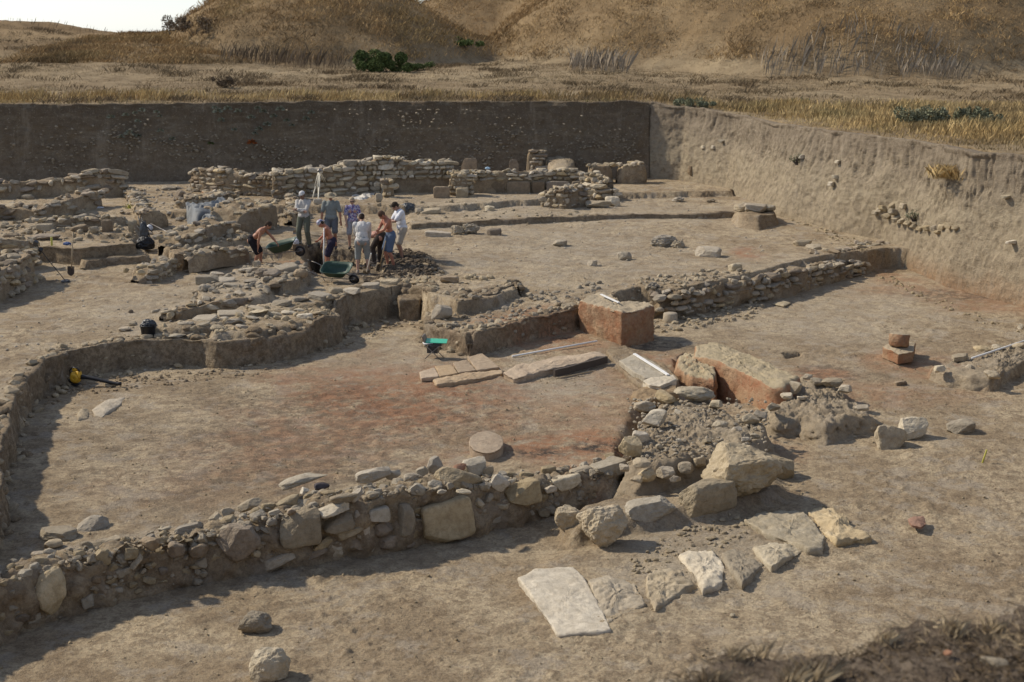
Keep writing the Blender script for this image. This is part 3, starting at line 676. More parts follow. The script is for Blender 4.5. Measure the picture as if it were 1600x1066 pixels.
def boulder(name, label, px, py, wpx, hpx, depth, mat, kind='round', seed=1, rz=0, tilt=(0, 0), z=None, cat='stone', sub=4, rough=.06, group=None, sink=.12, parent=None):
    """px,py: where its foot meets the ground in the photo, wpx wide and hpx tall there"""
    g = at(px, py) if z is None else np.array(U3(px, py, z))
    s = ppm(*g); w = wpx / s
    # apparent height = real height plus the depth of the top seen from above
    dep = depth * w; el = math.asin((H - g[2]) / np.linalg.norm(g - np.array([0, 0, H])))
    h = max(.06, (hpx / s - dep * .75 * math.sin(el)) / math.cos(el)); h /= (1 - sink)
    v, f = rock_verts(seed, kind, sub, rough)
    o = link(name, mesh_np(name, v * np.array([w, dep, h]), f, MAT[mat], False), parent, (g[0], g[1] + dep * .45, g[2] + h * (.5 - sink)), (tilt[0], tilt[1], rz))
    if parent is not None: o.location = Vector(o.location) - Vector(parent.location)
    else: tag(o, label, cat, group)
    return o
# ------------------------------------------------------------------ the long rubble wall in front
FB = W((-190,1110,-1.22),(0,1008,-1.2),(100,968,-1.2),(200,945,-1.2),(300,918,-1.19),(400,899,-1.18),(520,878,-1.17),(620,862,-1.16),(720,842,-1.15),(800,822,-1.12),(870,806,-1.08),(940,785,-1.04),(1000,762,-.98))
FHT = [.85,.80,.78,.74,.70,.78,.92,.92,.90,.72,.56,.46,.40]
fw = thing('stone_wall', 'long ruined wall of mixed rubble and earth crossing the foreground, its near face in shade', 'stone wall', FB[4])
FOFF = Vector(fw.location)
core, _ = loft_core(FB, [h * .96 for h in FHT], [.9,.85,.8,.75,.65,.62,.7,.7,.7,.62,.55,.5,.5], top_rough=.15, face_rough=.09, step=.045, seed=4, back_h=[h + .02 for h in FHT], batter=.17, sink=.25, parent=None)
core.parent = fw; core.location = -FOFF
def on_face(px, py, back=.10):
    d = ray(px, py); best = None
    for a, b in zip(FB[:-1], FB[1:]):
        e = np.array([b[0] - a[0], b[1] - a[1]]); L = np.linalg.norm(e); nrm = np.array([-e[1], e[0]]) / L
        a2 = np.array(a[:2]) + nrm * back
        M = np.array([[d[0], -e[0]], [d[1], -e[1]]]); t, s = np.linalg.solve(M, a2)
        if -.03 <= s <= 1.03: best = (np.array([d[0] * t, d[1] * t, H + d[2] * t]), math.atan2(e[1], e[0]))
    return best
def fstone(px, py, w, h, kind='block', mat='grey', roll=0.0, back=.12, dep=None, sub=4, seed=None, name='stone', zt=None):
    if zt is None: p, ang = on_face(px, py, back)
    else: p = np.array(U3(px, py, zt)); ang = math.radians(40)
    s = ppm(*p); W_ = w / s / .93; H_ = h / s
    D = dep if dep else min(.42, max(.16, .6 * (W_ + H_) / 2 + .08))
    v, f = rock_verts(seed or int(px * 7 + py), kind, sub if w > 30 else 3, .05 if kind != 'flat' else .07)
    me = mesh_np(name, v * np.array([W_, D, H_]), f, MAT[mat], False)
    R = Matrix.Rotation(ang * .8, 4, 'Z') @ Matrix.Rotation(roll, 4, 'Y') @ Matrix.Rotation(-.12, 4, 'X')
    o = link(name, me, fw, tuple(Vector(p) - FOFF), R.to_euler()); return o
for a in [(468,825,64,60,'block','grey',-.12),(372,843,56,58,'block','brown',-.6),(430,877,60,20,'flat','grey',-.2),(487,866,50,15,'flat','brown',-.12),(332,912,54,24,'round','brown',-.1),(399,866,15,14,'round','pale',0),
          (528,818,48,30,'block','grey',-.15),(545,829,42,18,'block','tan',-.35),(503,850,34,15,'flat','tan',-.25),(526,860,20,25,'block','tan',.25),(557,849,33,27,'round','brown',-.15),
          (591,805,35,26,'block','pale',-.1),(597,826,30,25,'round','brown',-.5),(607,847,35,25,'round','brown',.1),(579,858,12,12,'block','pale',.3),(560,806,16,22,'block','grey',.1),(568,826,16,24,'block','grey',.1),
          (634,812,27,54,'round','tan',.05),(697,812,80,66,'brick','tan',-.12),(538,778,44,15,'flat','grey',-.05),(557,773,13,28,'flat','grey',.9),(583,873,30,9,'flat','brown',-.1),
          (816,771,52,38,'brick','tan',-.18),(764,778,12,16,'block','grey',.3),(748,786,16,14,'block','pale',.6),(744,800,14,13,'block','brown',.2),(760,760,14,14,'flat','grey',.2),(785,790,24,14,'round','grey',.2),
          (850,800,22,16,'round','grey',.2),(812,808,18,14,'round','grey',0),(75,922,50,76,'round','tan',.45),(97,970,42,13,'flat','brown',-.3),(172,941,21,18,'round','grey',0),(213,878,9,28,'flat','tan',.7),
          (15,1006,20,10,'block','grey',0),(150,905,14,12,'block','brown',.2),(255,892,16,14,'round','brown',.1),(235,850,30,22,'round','brown',.2),(310,860,30,22,'round','brown',0),(275,858,26,26,'round','brown',0),
          (640,850,16,12,'round','brown',0),(455,800,14,12,'round','brown',.2),(30,965,28,18,'round','brown',.1),(120,930,18,12,'round','brown',.1)]: fstone(*a)
# along the top
for px, py, w, h, kd, mt, rl, zt in [(521,796,50,17,'flat','pale',-.15,-.32),(715,750,68,34,'block','tan',.35,-.26),(742,730,38,28,'block','pale',-.1,-.25),(718,731,21,13,'round','red',0,-.18),(679,728,23,27,'block','grey',-.3,-.26),
          (659,737,20,14,'block','pale',-.2,-.3),(781,755,23,30,'flat','pale',-1.0,-.34),(799,753,14,10,'round','pale',0,-.36),(763,735,18,14,'round','grey',0,-.3),(645,752,34,26,'round','grey',.2,-.3),(583,743,50,24,'block','grey',-.15,-.26),
          (614,742,24,16,'round','grey',0,-.3),(472,750,72,16,'flat','pale',-.1,-.28),(452,788,38,24,'flat','tan',-.4,-.30),(502,760,24,13,'round','clinker',0,-.27),(476,768,12,12,'block','pale',.4,-.28),(390,789,38,17,'round','grey',-.2,-.36),
          (356,801,22,16,'round','grey',0,-.40),(336,811,20,16,'block','grey',-.5,-.42),(296,826,48,17,'flat','grey',-.1,-.44),(258,827,20,8,'flat','pale',-.1,-.44),(140,859,48,19,'round','grey',-.1,-.5),(62,868,26,16,'round','grey',0,-.5),
          (110,884,30,17,'block','tan',.1,-.52),(170,848,34,14,'flat','tan',-.1,-.48),(172,866,20,10,'flat','grey',-.4,-.5),(232,845,24,14,'block','grey',-.4,-.48),(83,850,26,14,'block','grey',-.2,-.5),(40,885,26,12,'flat','brown',0,-.5),
          (880,754,50,24,'block','pale',-.1,-.60),(908,740,38,20,'block','tan',-.1,-.60),(950,733,54,25,'brick','pale',-.12,-.58),(983,716,22,20,'round','brown',0,-.55),(860,765,20,12,'block','grey',0,-.6),(845,757,16,12,'round','grey',0,-.6),
          (625,765,30,16,'round','grey',0,-.28),(690,768,18,8,'flat','pale',.1,-.28),(725,768,24,8,'flat','pale',.2,-.28),(425,815,18,12,'round','grey',0,-.4),(560,762,14,8,'round','grey',0,-.3),(10,905,24,14,'block','brown',0,-.5),(18,925,14,7,'flat','grey',0,-.55)]:
    if mt == 'clinker' and mt not in MAT: MAT['clinker'] = stone_mat('clinker', (.06, .05, .055), (.09, .075, .08), (.04, .035, .04), .05)
    fstone(px, py, w, h, kd, mt, rl, zt=zt, dep=max(.14, w / 100 * .65))
rng = np.random.RandomState(5); mg = Merge()
Fp = np.array([p[:3] for p in FB]); FL = np.concatenate([[0], np.cumsum(np.linalg.norm(np.diff(Fp[:, :2], axis=0), axis=1))])
for i in range(1500):
    s_ = rng.uniform(0, FL[-1]); b = np.array([np.interp(s_, FL, Fp[:, k]) for k in range(3)]); h_ = np.interp(s_, FL, FHT)
    k = min(np.searchsorted(FL, s_), len(FL) - 1) or 1; e = Fp[k] - Fp[k - 1]; nn = np.array([-e[1], e[0]]) / np.linalg.norm(e[:2])
    t_ = rng.rand() ** .6; w = rng.uniform(.025, .12) * (1 if rng.rand() < .80 else 1.8)
    if rng.rand() < .42: o_ = .05 + .16 * t_; z_ = b[2] + t_ * h_
    else: o_ = rng.uniform(.12, .75); z_ = b[2] + h_ * .98 + rng.uniform(-.03, .05)
    mg.rock((b[0] + nn[0] * o_ - FOFF[0], b[1] + nn[1] * o_ - FOFF[1], z_ - FOFF[2]), (w, w * rng.uniform(.5, 1), w * rng.uniform(.35, .8)), rng, rng.choice(['block', 'round', 'flat']), 2, .6)
o = mg.build('small_stones', 'grey', fw); o['kind'] = 'stuff'
taken = [(Vector(c_.location) + FOFF, max(c_.dimensions.x, .1)) for c_ in fw.children if c_.name.startswith('stone')]
mgs = {'tan': Merge(), 'pale': Merge()}; cnt = 0
for i in range(2600):
    s_ = rng.uniform(0, FL[-1]); b = np.array([np.interp(s_, FL, Fp[:, k]) for k in range(3)]); h_ = np.interp(s_, FL, FHT)
    k = min(np.searchsorted(FL, s_), len(FL) - 1) or 1; e = Fp[k] - Fp[k - 1]; nn = np.array([-e[1], e[0]]) / np.linalg.norm(e[:2]); ang = math.atan2(e[1], e[0])
    onface = rng.rand() < .6; w = rng.uniform(.12, .30); t_ = rng.uniform(.12, 1.0)
    if onface: o_ = .08 + .15 * t_; z_ = b[2] + t_ * h_
    else: o_ = rng.uniform(.15, .72); z_ = b[2] + h_ * .98 + rng.uniform(.0, .05)
    p = Vector((b[0] + nn[0] * o_, b[1] + nn[1] * o_, z_))
    if any((p - q).length < (r_ * .5 + w * .42) for q, r_ in taken): continue
    taken.append((p, w)); cnt += 1
    v, f = rock_verts(3000 + i, ['block', 'round', 'flat', 'block'][rng.randint(4)], 3, .06); tl = rng.uniform(-.35, .35)
    R = np.array(Matrix.Rotation(ang + rng.uniform(-.2, .2), 3, 'Z') @ Matrix.Rotation(tl, 3, 'Y'))
    mgs['tan' if rng.rand() < .6 else 'pale'].add((v * np.array([w, w * .7, w * rng.uniform(.45, .85)])) @ R.T + np.array(p - FOFF), f)
for mt in mgs:
    o = mgs[mt].build('packed_stones', mt, fw, False); o['kind'] = 'stuff'

# ------------------------------------------------------------------ boulders, paving and loose stones in the forecourt
boulder('boulder', 'largest boulder, a rounded yellowish rock as tall as the wall end beside the paving', 1160, 787, 132, 104, .85, 'tan', 'round', 41, .5, (.0, .18), rough=.11)
boulder('building_stone', 'long layered sandstone block leaning against the largest boulder', 1104, 803, 100, 60, .55, 'tan', 'block', 52, .38, (0, -.12), rough=.06)
boulder('building_stone', 'low pale wedge of limestone between the long layered block and the pitted block', 1016, 813, 84, 38, .55, 'pale', 'flat', 63, .25, (0, -.08), rough=.07)
boulder('building_stone', 'pitted lumpy yellow block at the corner of the forecourt', 943, 858, 80, 74, .7, 'tan', 'round', 74, .2, (0, 0), rough=.13)
boulder('building_stone', 'small orange stone squeezed behind the pitted lumpy block', 888, 832, 44, 44, .9, 'tan', 'round', 85, .1, rough=.10)
boulder('building_stone', 'thin flat stone lying behind the largest boulder, its end poking out to the right', 1222, 752, 46, 44, 1.0, 'tan', 'flat', 96, -.7)
SL = 'paving_slab'
for lab, pix, z, dp, mt, bl, rg, sd in [
    ('largest white limestone slab, lying at the near left corner of the paving', [(810,902),(836,887),(895,884),(917,905),(936,945),(956,986),(905,988),(870,990),(850,958)], -1.02, .16, 'pale', .015, .022, 1),
    ('cracked grey slab just right of the largest white slab', [(920,908),(940,898),(985,900),(998,918),(1010,942),(972,958),(950,970),(935,945)], -1.03, .15, 'tan', .03, .05, 2),
    ('pitted orange stone between the cracked slab and the white round stone', [(1010,900),(1030,890),(1062,888),(1086,915),(1050,932),(1024,950),(1012,925)], -1.03, .14, 'tan', .03, .06, 3),
    ('thick whitish rounded stone in the middle of the near paving row', [(1062,868),(1085,857),(1112,860),(1132,885),(1128,912),(1098,923),(1085,895)], -.96, .22, 'pale', .05, .05, 4),
    ('diamond shaped tan slab pointing down, right of the whitish rounded stone', [(1128,862),(1152,854),(1176,866),(1193,881),(1172,900),(1160,910),(1140,888)], -1.0, .12, 'tan', .02, .05, 5),
    ('pale five sided slab in front of the broad paving slab', [(1176,854),(1198,844),(1248,844),(1260,856),(1230,872),(1206,885),(1190,872)], -.99, .14, 'pale', .03, .045, 6),
    ('broad paving slab below the shadow of the largest boulder', [(1164,811),(1185,800),(1245,794),(1268,812),(1288,836),(1286,856),(1262,858),(1226,842),(1195,832)], -.96, .15, 'pale', .02, .05, 7),
    ('rightmost rough slab of the paving, tapering to a sharp corner', [(1262,797),(1286,786),(1312,800),(1338,826),(1364,838),(1335,842),(1308,848),(1288,832)], -.97, .14, 'tan', .03, .06, 8)]:
    pxstone(SL, lab, pix, z, dp, mt, lift=.045 if 'white' not in lab else .055, cat='paving slab', bulge=bl, rough=rg, seed=sd, nseg=96, edge=.035, group='flat stones paving the forecourt')
for a in [('loose_stone', 'loose yellow rock on the near ground, left of centre', 395, 992, 54, 40, .8, 'tan', 'lump', 11, .2), ('loose_stone', 'pale rock half buried at the bottom edge of the view', 418, 1068, 66, 62, .8, 'pale', 'lump', 12, .3),
          ('building_stone', 'tan squared stone, left one of the pair on the bare ground', 1394, 702, 52, 42, .7, 'tan', 'block', 13, .5), ('building_stone', 'whitish stone, right one of the pair on the bare ground', 1428, 687, 48, 38, .7, 'pale', 'block', 14, .3),
          ('loose_stone', 'low flat rock alone to the right of the stone pair', 1504, 678, 44, 24, .8, 'tan', 'block', 15, .1), ('loose_stone', 'small dark pointed stone on the ground below the column base', 1409, 603, 20, 10, .8, 'brown', 'block', 16, .1),
          ('loose_stone', 'tiny pebble on the bare ground near the grassy bank', 1145, 966, 9, 7, 1, 'pale', 'round', 17, 0), ('loose_stone', 'small flat stone lying on the forecourt earth between the wall junction and the wedge stone', 1045, 735, 22, 9, .9, 'pale', 'flat', 18, .2),
          ('loose_stone', 'low dark clod on the floor beyond the long rubble ridge', 875, 386, 24, 12, .8, 'grey', 'round', 19, 0), ('loose_stone', 'left of two small rocks on the upper floor', 926, 416, 16, 10, .8, 'grey', 'block', 20, 0), ('loose_stone', 'right of two small rocks on the upper floor, larger and rougher', 976, 407, 22, 14, .8, 'grey', 'block', 21, .4),
          ('loose_stone', 'small cluster stone right of the low heap on the upper floor', 772, 368, 24, 12, .7, 'brown', 'block', 22, 0), ('loose_stone', 'pale small stone on the upper terrace', 765, 329, 16, 8, .7, 'pale', 'block', 23, 0),
          ('loose_stone', 'flat grey stone lying at the foot of the dark back face', 262, 298, 24, 9, .7, 'grey', 'flat', 24, 0), ('loose_stone', 'rounded stone left of the grey plastic sheet', 281, 308, 18, 12, .8, 'brown', 'round', 25, 0),
          ('loose_stone', 'small dark clod on the sunlit floor above the black bag', 204, 490, 8, 7, 1, 'brown', 'round', 26, 0), ('loose_stone', 'squared mud brick lying alone on the sunlit floor left of the mound', 323, 443, 40, 14, .6, 'grey', 'brick', 27, .1),
          ('loose_stone', 'long low block left of the low heap on the upper floor', 684, 370, 42, 10, .4, 'grey', 'brick', 28, 0), ('loose_stone', 'flat stone at the top right of the long rubble ridge', 1255, 385, 28, 12, .7, 'tan', 'flat', 29, .1), ('loose_stone', 'second flat stone at the top right of the long rubble ridge, lower one', 1275, 390, 28, 9, .7, 'tan', 'flat', 30, .4),
          ('loose_stone', 'pale stone sitting on the crest of the long rubble ridge', 1150, 424, 20, 14, .8, 'pale', 'block', 31, .4), ('loose_stone', 'pale earth block on the upper floor left of the red earth patch', 1108, 402, 42, 18, .6, 'grey', 'block', 32, -.5),
          ('loose_stone', 'dark stone on the plastered strip right of the dark moist clods', 702, 442, 30, 12, .6, 'brown', 'block', 33, 0), ('loose_stone', 'small pale stone in the right room at the far right edge', 1596, 515, 10, 10, .8, 'pale', 'round', 34, 0),
          ('loose_stone', 'low stone beside the flat leaning stone in the big burnt room', 140, 830, 52, 26, .8, 'grey', 'flat', 35, .3), ('loose_stone', 'rocky lump on the near left of the burnt room floor', 85, 848, 60, 26, .8, 'grey', 'block', 36, .3),
          ('loose_stone', 'weathered block at the foot of the baulk corner', 690, 500, 34, 26, .7, 'grey', 'round', 37, .1), ('loose_stone', 'small stone by the leaf blower nozzle', 170, 605, 22, 8, .8, 'grey', 'flat', 38, 0)]:
    nm, lb, px, py, w, h, dp, mt, kd, sd, rz = a
    boulder(nm, lb, px, py, w, h, dp, mt, kd, sd + 300, rz, sub=3 if w < 40 else 4, sink=.25)
pxstone('flat_stone', 'flat pale slab lying on the burnt room floor in front of the leaf blower', [(143,640),(165,625),(196,620),(188,632),(160,650),(148,648)], -.46, .09, 'grey', lift=.03, rough=.02, seed=31)
pxstone('flat_stone', 'thin worn slab left of the flat pale slab on the burnt room floor', [(120,648),(130,635),(140,642),(137,652),(122,656)], -.50, .07, 'grey', lift=.02, rough=.03, seed=32)
pxstone('round_stone', 'flat round stone disc on the red burnt floor behind the front wall', [(760 + 27 * math.cos(a), 690 + 16.5 * math.sin(a)) for a in np.linspace(0, 6.1, 18)], -.38, .24, 'tanred', bulge=.01, rough=.015, seed=33, edge=.02) if MAT.setdefault('tanred', stone_mat('reddened_stone', (.38,.275,.175), (.46,.35,.23), (.26,.18,.11), .25)) else None
# sherds and stake
pxstone('tile_fragment', 'curved orange tile fragment lying alone on the bare ground', [(1418,810),(1428,806),(1444,806),(1447,817),(1440,823),(1424,820)], -.86, .05, 'red', cat='tile fragment', rough=.015, seed=34, edge=.015, bulge=.03)
def rod(name, a, b, r, mat, parent=None, n=10, r2=None):
    a = np.array(a, float); b = np.array(b, float); d = b - a; L = np.linalg.norm(d); d /= L
    u = np.cross(d, [0, 0, 1.0]) if abs(d[2]) < .9 else np.cross(d, [1.0, 0, 0]); u /= np.linalg.norm(u); w = np.cross(d, u); r2 = r if r2 is None else r2
    V = []; F_ = []
    for q, rr in ((a, r * .8), (a + d * min(.006, L * .1), r), (b - d * min(.006, L * .1), r2), (b, r2 * .8)):
        for k in range(n): t = 2 * math.pi * k / n; V.append(q + rr * (math.cos(t) * u + math.sin(t) * w))
    for j in range(3):
        for k in range(n): F_.append((j * n + k, j * n + (k + 1) % n, (j + 1) * n + (k + 1) % n, (j + 1) * n + k))
    me = bpy.data.meshes.new(name); me.from_pydata([tuple(v) for v in V], [], F_ + [tuple(range(n - 1, -1, -1)), tuple(range(3 * n, 4 * n))]); me.materials.append(MAT[mat] if isinstance(mat, str) else mat)
    for p in me.polygons: p.use_smooth = len(p.vertices) == 4
    return link(name, me, parent)
MAT['wood'] = plain('weathered_wood', (.34, .26, .16), .8); MAT['darkwood'] = plain('charred_wood', (.075, .058, .045), .9); MAT['white'] = plain('white_paint', (.72, .71, .68), .6, var=.08)
MAT['black'] = plain('black_plastic', (.018, .018, .02), .5, var=.3); MAT['steel'] = plain('worn_steel', (.22, .20, .18), .45, .7); MAT['green'] = plain('dark_green_paint', (.028, .062, .042), .5, var=.25)
MAT['yellow_paint'] = plain('yellow_plastic', (.62, .36, .03), .4); MAT['mint'] = plain('green_plastic', (.05, .42, .26), .4); MAT['yellowwood'] = plain('yellow_painted_wood', (.45, .42, .08), .7); MAT['bluep'] = plain('blue_cloth', (.05, .09, .22), .8)
g = at(1534, 723); tag(rod('stake', g - np.array([0, 0, .05]), g + np.array([.07, -.02, .26]), .016, 'yellowwood'), 'short leaning yellow stake in the bare ground at the right', 'stake')

# ------------------------------------------------------------------ wall junction at the right of the burnt room
wj = thing('wall_remains', 'broad whitish heap of collapsed wall at the far end of the front wall', 'ruined wall', U3(1090, 680, -.6))
shaped_stone('earth_core', None, [U(x, y, -.34) for x, y in [(975,722),(988,700),(992,668),(1004,645),(1030,626),(1070,612),(1108,612),(1128,630),(1160,648),(1195,650),(1200,672),(1185,692),(1150,700),(1100,706),(1040,722),(1000,730)]], -.40, .62, 'earth2', bulge=.10, rough=.10, seed=51, edge=.3, taper=1.16, nseg=200, parent=wj) if MAT.setdefault('earth2', None) or True and (MAT.__setitem__('earth2', (lambda m: (m.color(m.mix(.5, soil_nodes(m)[0], (.42, .35, .255))), m.bump(m.noise(m.pos(), 9, 8, .8), .9, .09), m.m)[2])(NT('plaster_earth', .96, .05))) or True) else None
def parts_at(parent, lst, name='stone', z=None, seed=0):
    for i, (px, py, w, h, kd, mt) in enumerate(lst):
        g = np.array(U3(px, py, z)) if z is not None else at(px, py)
        s = ppm(*g); W_ = w / s; H_ = h / s
        v, f = rock_verts(700 + i * 13 + seed, kd, 3, .07); rr = random.Random(i + seed)
        link(name, mesh_np(name, v * np.array([W_, W_ * .75, H_]), f, MAT[mt], False), parent, (g[0] - parent.location.x, g[1] - parent.location.y, g[2] + H_ * .30 - parent.location.z), (rr.uniform(-.15, .15), rr.uniform(-.15, .15), rr.uniform(-.6, .6)))
parts_at(wj, [(1005,640,32,18,'round','tan'),(1040,628,36,20,'block','tan'),(1085,622,66,24,'lump','pale'),(1022,662,42,28,'round','pale'),(984,708,36,32,'block','tan'),(1000,690,26,20,'block','grey'),(1015,640,20,12,'round','pale'),
              (1060,646,14,8,'round','pale'),(1118,636,22,14,'round','pale'),(1125,668,26,14,'round','pale'),(1150,676,20,12,'round','grey'),(1172,660,30,18,'round','grey'),(1180,684,16,9,'flat','pale'),(1165,690,14,9,'round','grey'),(1105,692,16,9,'round','grey'),
              (1003,728,30,16,'round','grey'),(1140,700,18,10,'round','grey'),(1188,655,22,16,'round','grey'),(975,735,16,12,'block','grey'),(1030,700,12,8,'round','pale'),(1060,690,9,6,'round','pale')], z=-.33, seed=1)
parts_at(wj, [(1010,748,28,20,'block','tan'),(1040,744,30,18,'round','grey'),(1072,736,26,18,'block','grey'),(1028,728,20,14,'round','pale'),(1092,726,22,16,'block','tan'),(1055,752,18,12,'round','grey'),(995,752,18,12,'block','grey')], z=-.56, seed=300)
rng = np.random.RandomState(8); mg = Merge()
for i in range(500):
    px, py = rng.uniform(980, 1200), rng.uniform(622, 715)
    p = U3(px, py, -.33 + rng.uniform(-.05, .04)); w = rng.uniform(.02, .10); mg.rock(Vector(p) - wj.location, (w, w * .8, w * .6), rng, 'block', 1)
mg.build('small_stones', 'grey', wj)['kind'] = 'stuff'
wr = thing('wall_remains', 'jagged lump of earth and stone at the right end of the yellow mud wall', 'ruined wall', U3(1290, 650, -.8))
shaped_stone('earth_core', None, [U(x, y, -.50) for x, y in [(1200,622),(1222,604),(1252,590),(1290,592),(1316,602),(1322,618),(1358,634),(1362,646),(1330,652),(1290,662),(1250,650),(1215,652),(1190,640)]], -.54, .42, 'earth2', bulge=.08, rough=.12, seed=57, edge=.16, taper=1.12, nseg=170, parent=wr)
parts_at(wr, [(1240,612,24,20,'block','grey'),(1228,622,20,10,'flat','pale'),(1300,602,34,14,'round','grey'),(1276,600,20,12,'block','tan'),(1252,624,16,7,'flat','pale'),(1320,612,22,14,'round','grey'),(1262,592,16,10,'round','grey'),(1345,640,26,10,'round','grey'),(1208,640,22,14,'round','grey')], z=-.40, seed=40)
# burnt mud brick block
shaped_stone('mud_brick_block', 'tall squared block of fired orange mud brick standing at the back of the burnt room', [U(x, y, .27) for x, y in [(904,469),(925,460),(950,456),(968,470),(1008,471),(1024,478),(998,484),(972,488),(938,478)]], .27, .95, 'burnt', cat='mud brick block', bulge=.01, rough=.05, seed=61, edge=.05, taper=.99, nseg=150)
shaped_stone('mud_brick_wall', 'yellow topped mud brick wall with a red burnt face beside the slab bench', [U(x, y, -.20) for x, y in [(1085,540),(1108,533),(1132,538),(1195,564),(1252,590),(1228,603),(1204,602),(1155,577),(1118,564),(1084,554)]], -.20, .95, 'yellow', cat='mud brick wall', bulge=.02, rough=.045, seed=62, edge=.12, taper=1.0, nseg=170)
shaped_stone('mud_brick_wall', 'low crumbled end of the red burnt wall, nearest the slab bench', [U(x, y, -.30) for x, y in [(1058,552),(1078,545),(1100,556),(1122,572),(1118,585),(1080,578),(1056,568)]], -.34, .8, 'yellow', cat='mud brick wall', bulge=.03, rough=.10, seed=63, edge=.22, taper=1.05, nseg=120)
# bench of slabs, kerb and paving in the burnt room
for lab, pix, z, dp in [('long pale slab of the bench under the white scale bar', [(966,562),(990,553),(1018,563),(1044,580),(1034,589),(1008,590),(988,580)], -.33, .13), ('end slab of the bench, thick and undercut, nearest the viewer', [(1004,594),(1022,587),(1052,585),(1057,592),(1032,603),(1014,601)], -.33, .15)]:
    pxstone('bench_slab', lab, pix, z, dp, 'pale', rough=.02, seed=int(pix[0][0]), edge=.02, bulge=.01, cat='stone slab')
pxstone('low_wall', 'low earthen kerb carrying the bench slabs', [(948,548),(975,540),(1000,552),(1050,578),(1062,592),(1030,606),(1006,604),(978,584)], -.46, .2, 'earth', rough=.04, seed=71, edge=.06, cat='kerb')
pxstone('low_wall', 'short reddish kerb running into the front wall junction', [(985,616),(1000,606),(1055,602),(1062,612),(1030,620),(1002,630)], -.44, .2, 'tanred', rough=.04, seed=72, edge=.05, cat='kerb')
for lab, pix in [('leftmost of the four clay paving slabs', [(655,581),(679,574),(686,588),(658,591)]), ('second clay paving slab from the left', [(680,573),(706,569),(715,583),(687,588)]), ('third clay paving slab from the left', [(707,566),(729,561),(744,578),(716,582)]), ('rightmost and largest of the four clay paving slabs', [(730,557),(753,551),(781,574),(745,578)])]:
    pxstone('floor_slab', lab, pix, -.45, .09, 'tanred', rough=.012, seed=int(pix[0][0]), edge=.015, bulge=.005, cat='floor slab', group='row of clay paving slabs in the burnt room')
pxstone('stone_kerb', 'row of small stones edging the four clay paving slabs', [(676,592),(740,582),(784,577),(786,584),(742,592),(680,602)], -.49, .1, 'tanred', rough=.04, seed=77, edge=.03, cat='kerb')
pxstone('low_wall', 'long reddish mud kerb between the clay paving slabs and the bench', [(784,580),(812,569),(860,558),(940,548),(949,555),(900,568),(850,577),(802,590)], -.40, .22, 'tanred', rough=.035, seed=78, edge=.05, cat='kerb')
def plank(name, a, b, w, h, mat, lab=None, cat=None, parent=None, roll=0):
    a = Vector(a); b = Vector(b); d = b - a; L = d.length
    v = []; 
    for k in range(13):
        t = k / 12
        for sy, sz in ((-1, -1), (1, -1), (1, 1), (-1, 1)): v.append((L * t, sy * w / 2 * (1 + .05 * math.sin(9 * t + sy)), sz * h / 2 * (1 + .06 * math.sin(13 * t + sz))))
    f = [(0, 3, 2, 1), (48, 49, 50, 51)] + [(4 * k + j, 4 * k + (j + 1) % 4, 4 * k + 4 + (j + 1) % 4, 4 * k + 4 + j) for k in range(12) for j in range(4)]
    me = bpy.data.meshes.new(name); me.from_pydata(v, [], f); me.materials.append(MAT[mat])
    o = link(name, me, parent, a, (0, 0, 0)); o.rotation_euler = (d.to_track_quat('X', 'Z').to_matrix() @ Matrix.Rotation(roll, 3, 'X')).to_euler()
    return tag(o, lab, cat) if lab else o
plank('charred_beam', U3(866,584,-.48), U3(948,562,-.44), .06, .16, 'darkwood', 'charred wooden beam lying along the front of the mud kerb', 'beam')
tag(rod('stick', U3(868,592,-.53), U3(931,579,-.53), .012, 'wood'), 'thin stick on the floor below the charred beam', 'stick')
tag(rod('measuring_rod', U3(800,557,-.51), U3(933,533,-.48), .022, 'white'), 'white measuring rod lying on the floor in front of the fired brick block', 'measuring rod')
plank('scale_bar', U3(991,553,-.30), U3(1044,586,-.30), .07, .025, 'white', 'white scale bar laid across the bench slabs', 'scale bar')
plank('scale_bar', U3(939,460,.32), U3(967,473,.31), .06, .02, 'white', 'white scale bar on top of the fired brick block', 'scale bar')
tag(rod('measuring_rod', U3(1518,560,-.42), U3(1640,520,-.36), .024, 'white'), 'white measuring rod on the rubble platform at the right edge', 'measuring rod')
# right hand room
pf = thing('wall_remains', 'low rubble platform at the right edge under a white rod', 'ruined wall', U3(1530, 590, -.7))
shaped_stone('earth_core', None, [U(x, y, -.5) for x, y in [(1456,575),(1480,568),(1500,558),(1540,548),(1600,530),(1680,510),(1700,540),(1620,558),(1590,565),(1550,592),(1520,590),(1490,585)]], -.5, .35, 'earth2', bulge=.05, rough=.08, seed=81, edge=.1, taper=1.05, nseg=150, parent=pf)
parts_at(pf, [(1468,580,20,12,'round','pale'),(1500,562,26,12,'block','tan'),(1535,550,30,12,'round','tan'),(1560,545,20,8,'flat','pale'),(1590,545,26,12,'round','tan'),(1515,575,16,7,'round','grey'),(1550,590,26,14,'round','tan')], z=-.47, seed=90)
def lathe(name, prof, n, mat, parent=None, loc=(0, 0, 0), rot=(0, 0, 0), jag=0.0, seed=1):
    V = []; 
    for j, (r, z) in enumerate(prof):
        for k in range(n): a = 2 * math.pi * k / n; V.append((r * math.cos(a), r * math.sin(a), z))
    V = np.array(V, float)
    if jag: V = V + jag * np.stack([fbm3(V + 5 * k, 6, 3, seed + k) for k in range(3)], 1)
    i = np.arange((len(prof) - 1) * n); r = i // n; k = i % n
    me = mesh_np(name, V, np.stack([r * n + k, r * n + (k + 1) % n, (r + 1) * n + (k + 1) % n, (r + 1) * n + k], 1), MAT[mat] if isinstance(mat, str) else mat)
    return link(name, me, parent, loc, rot)
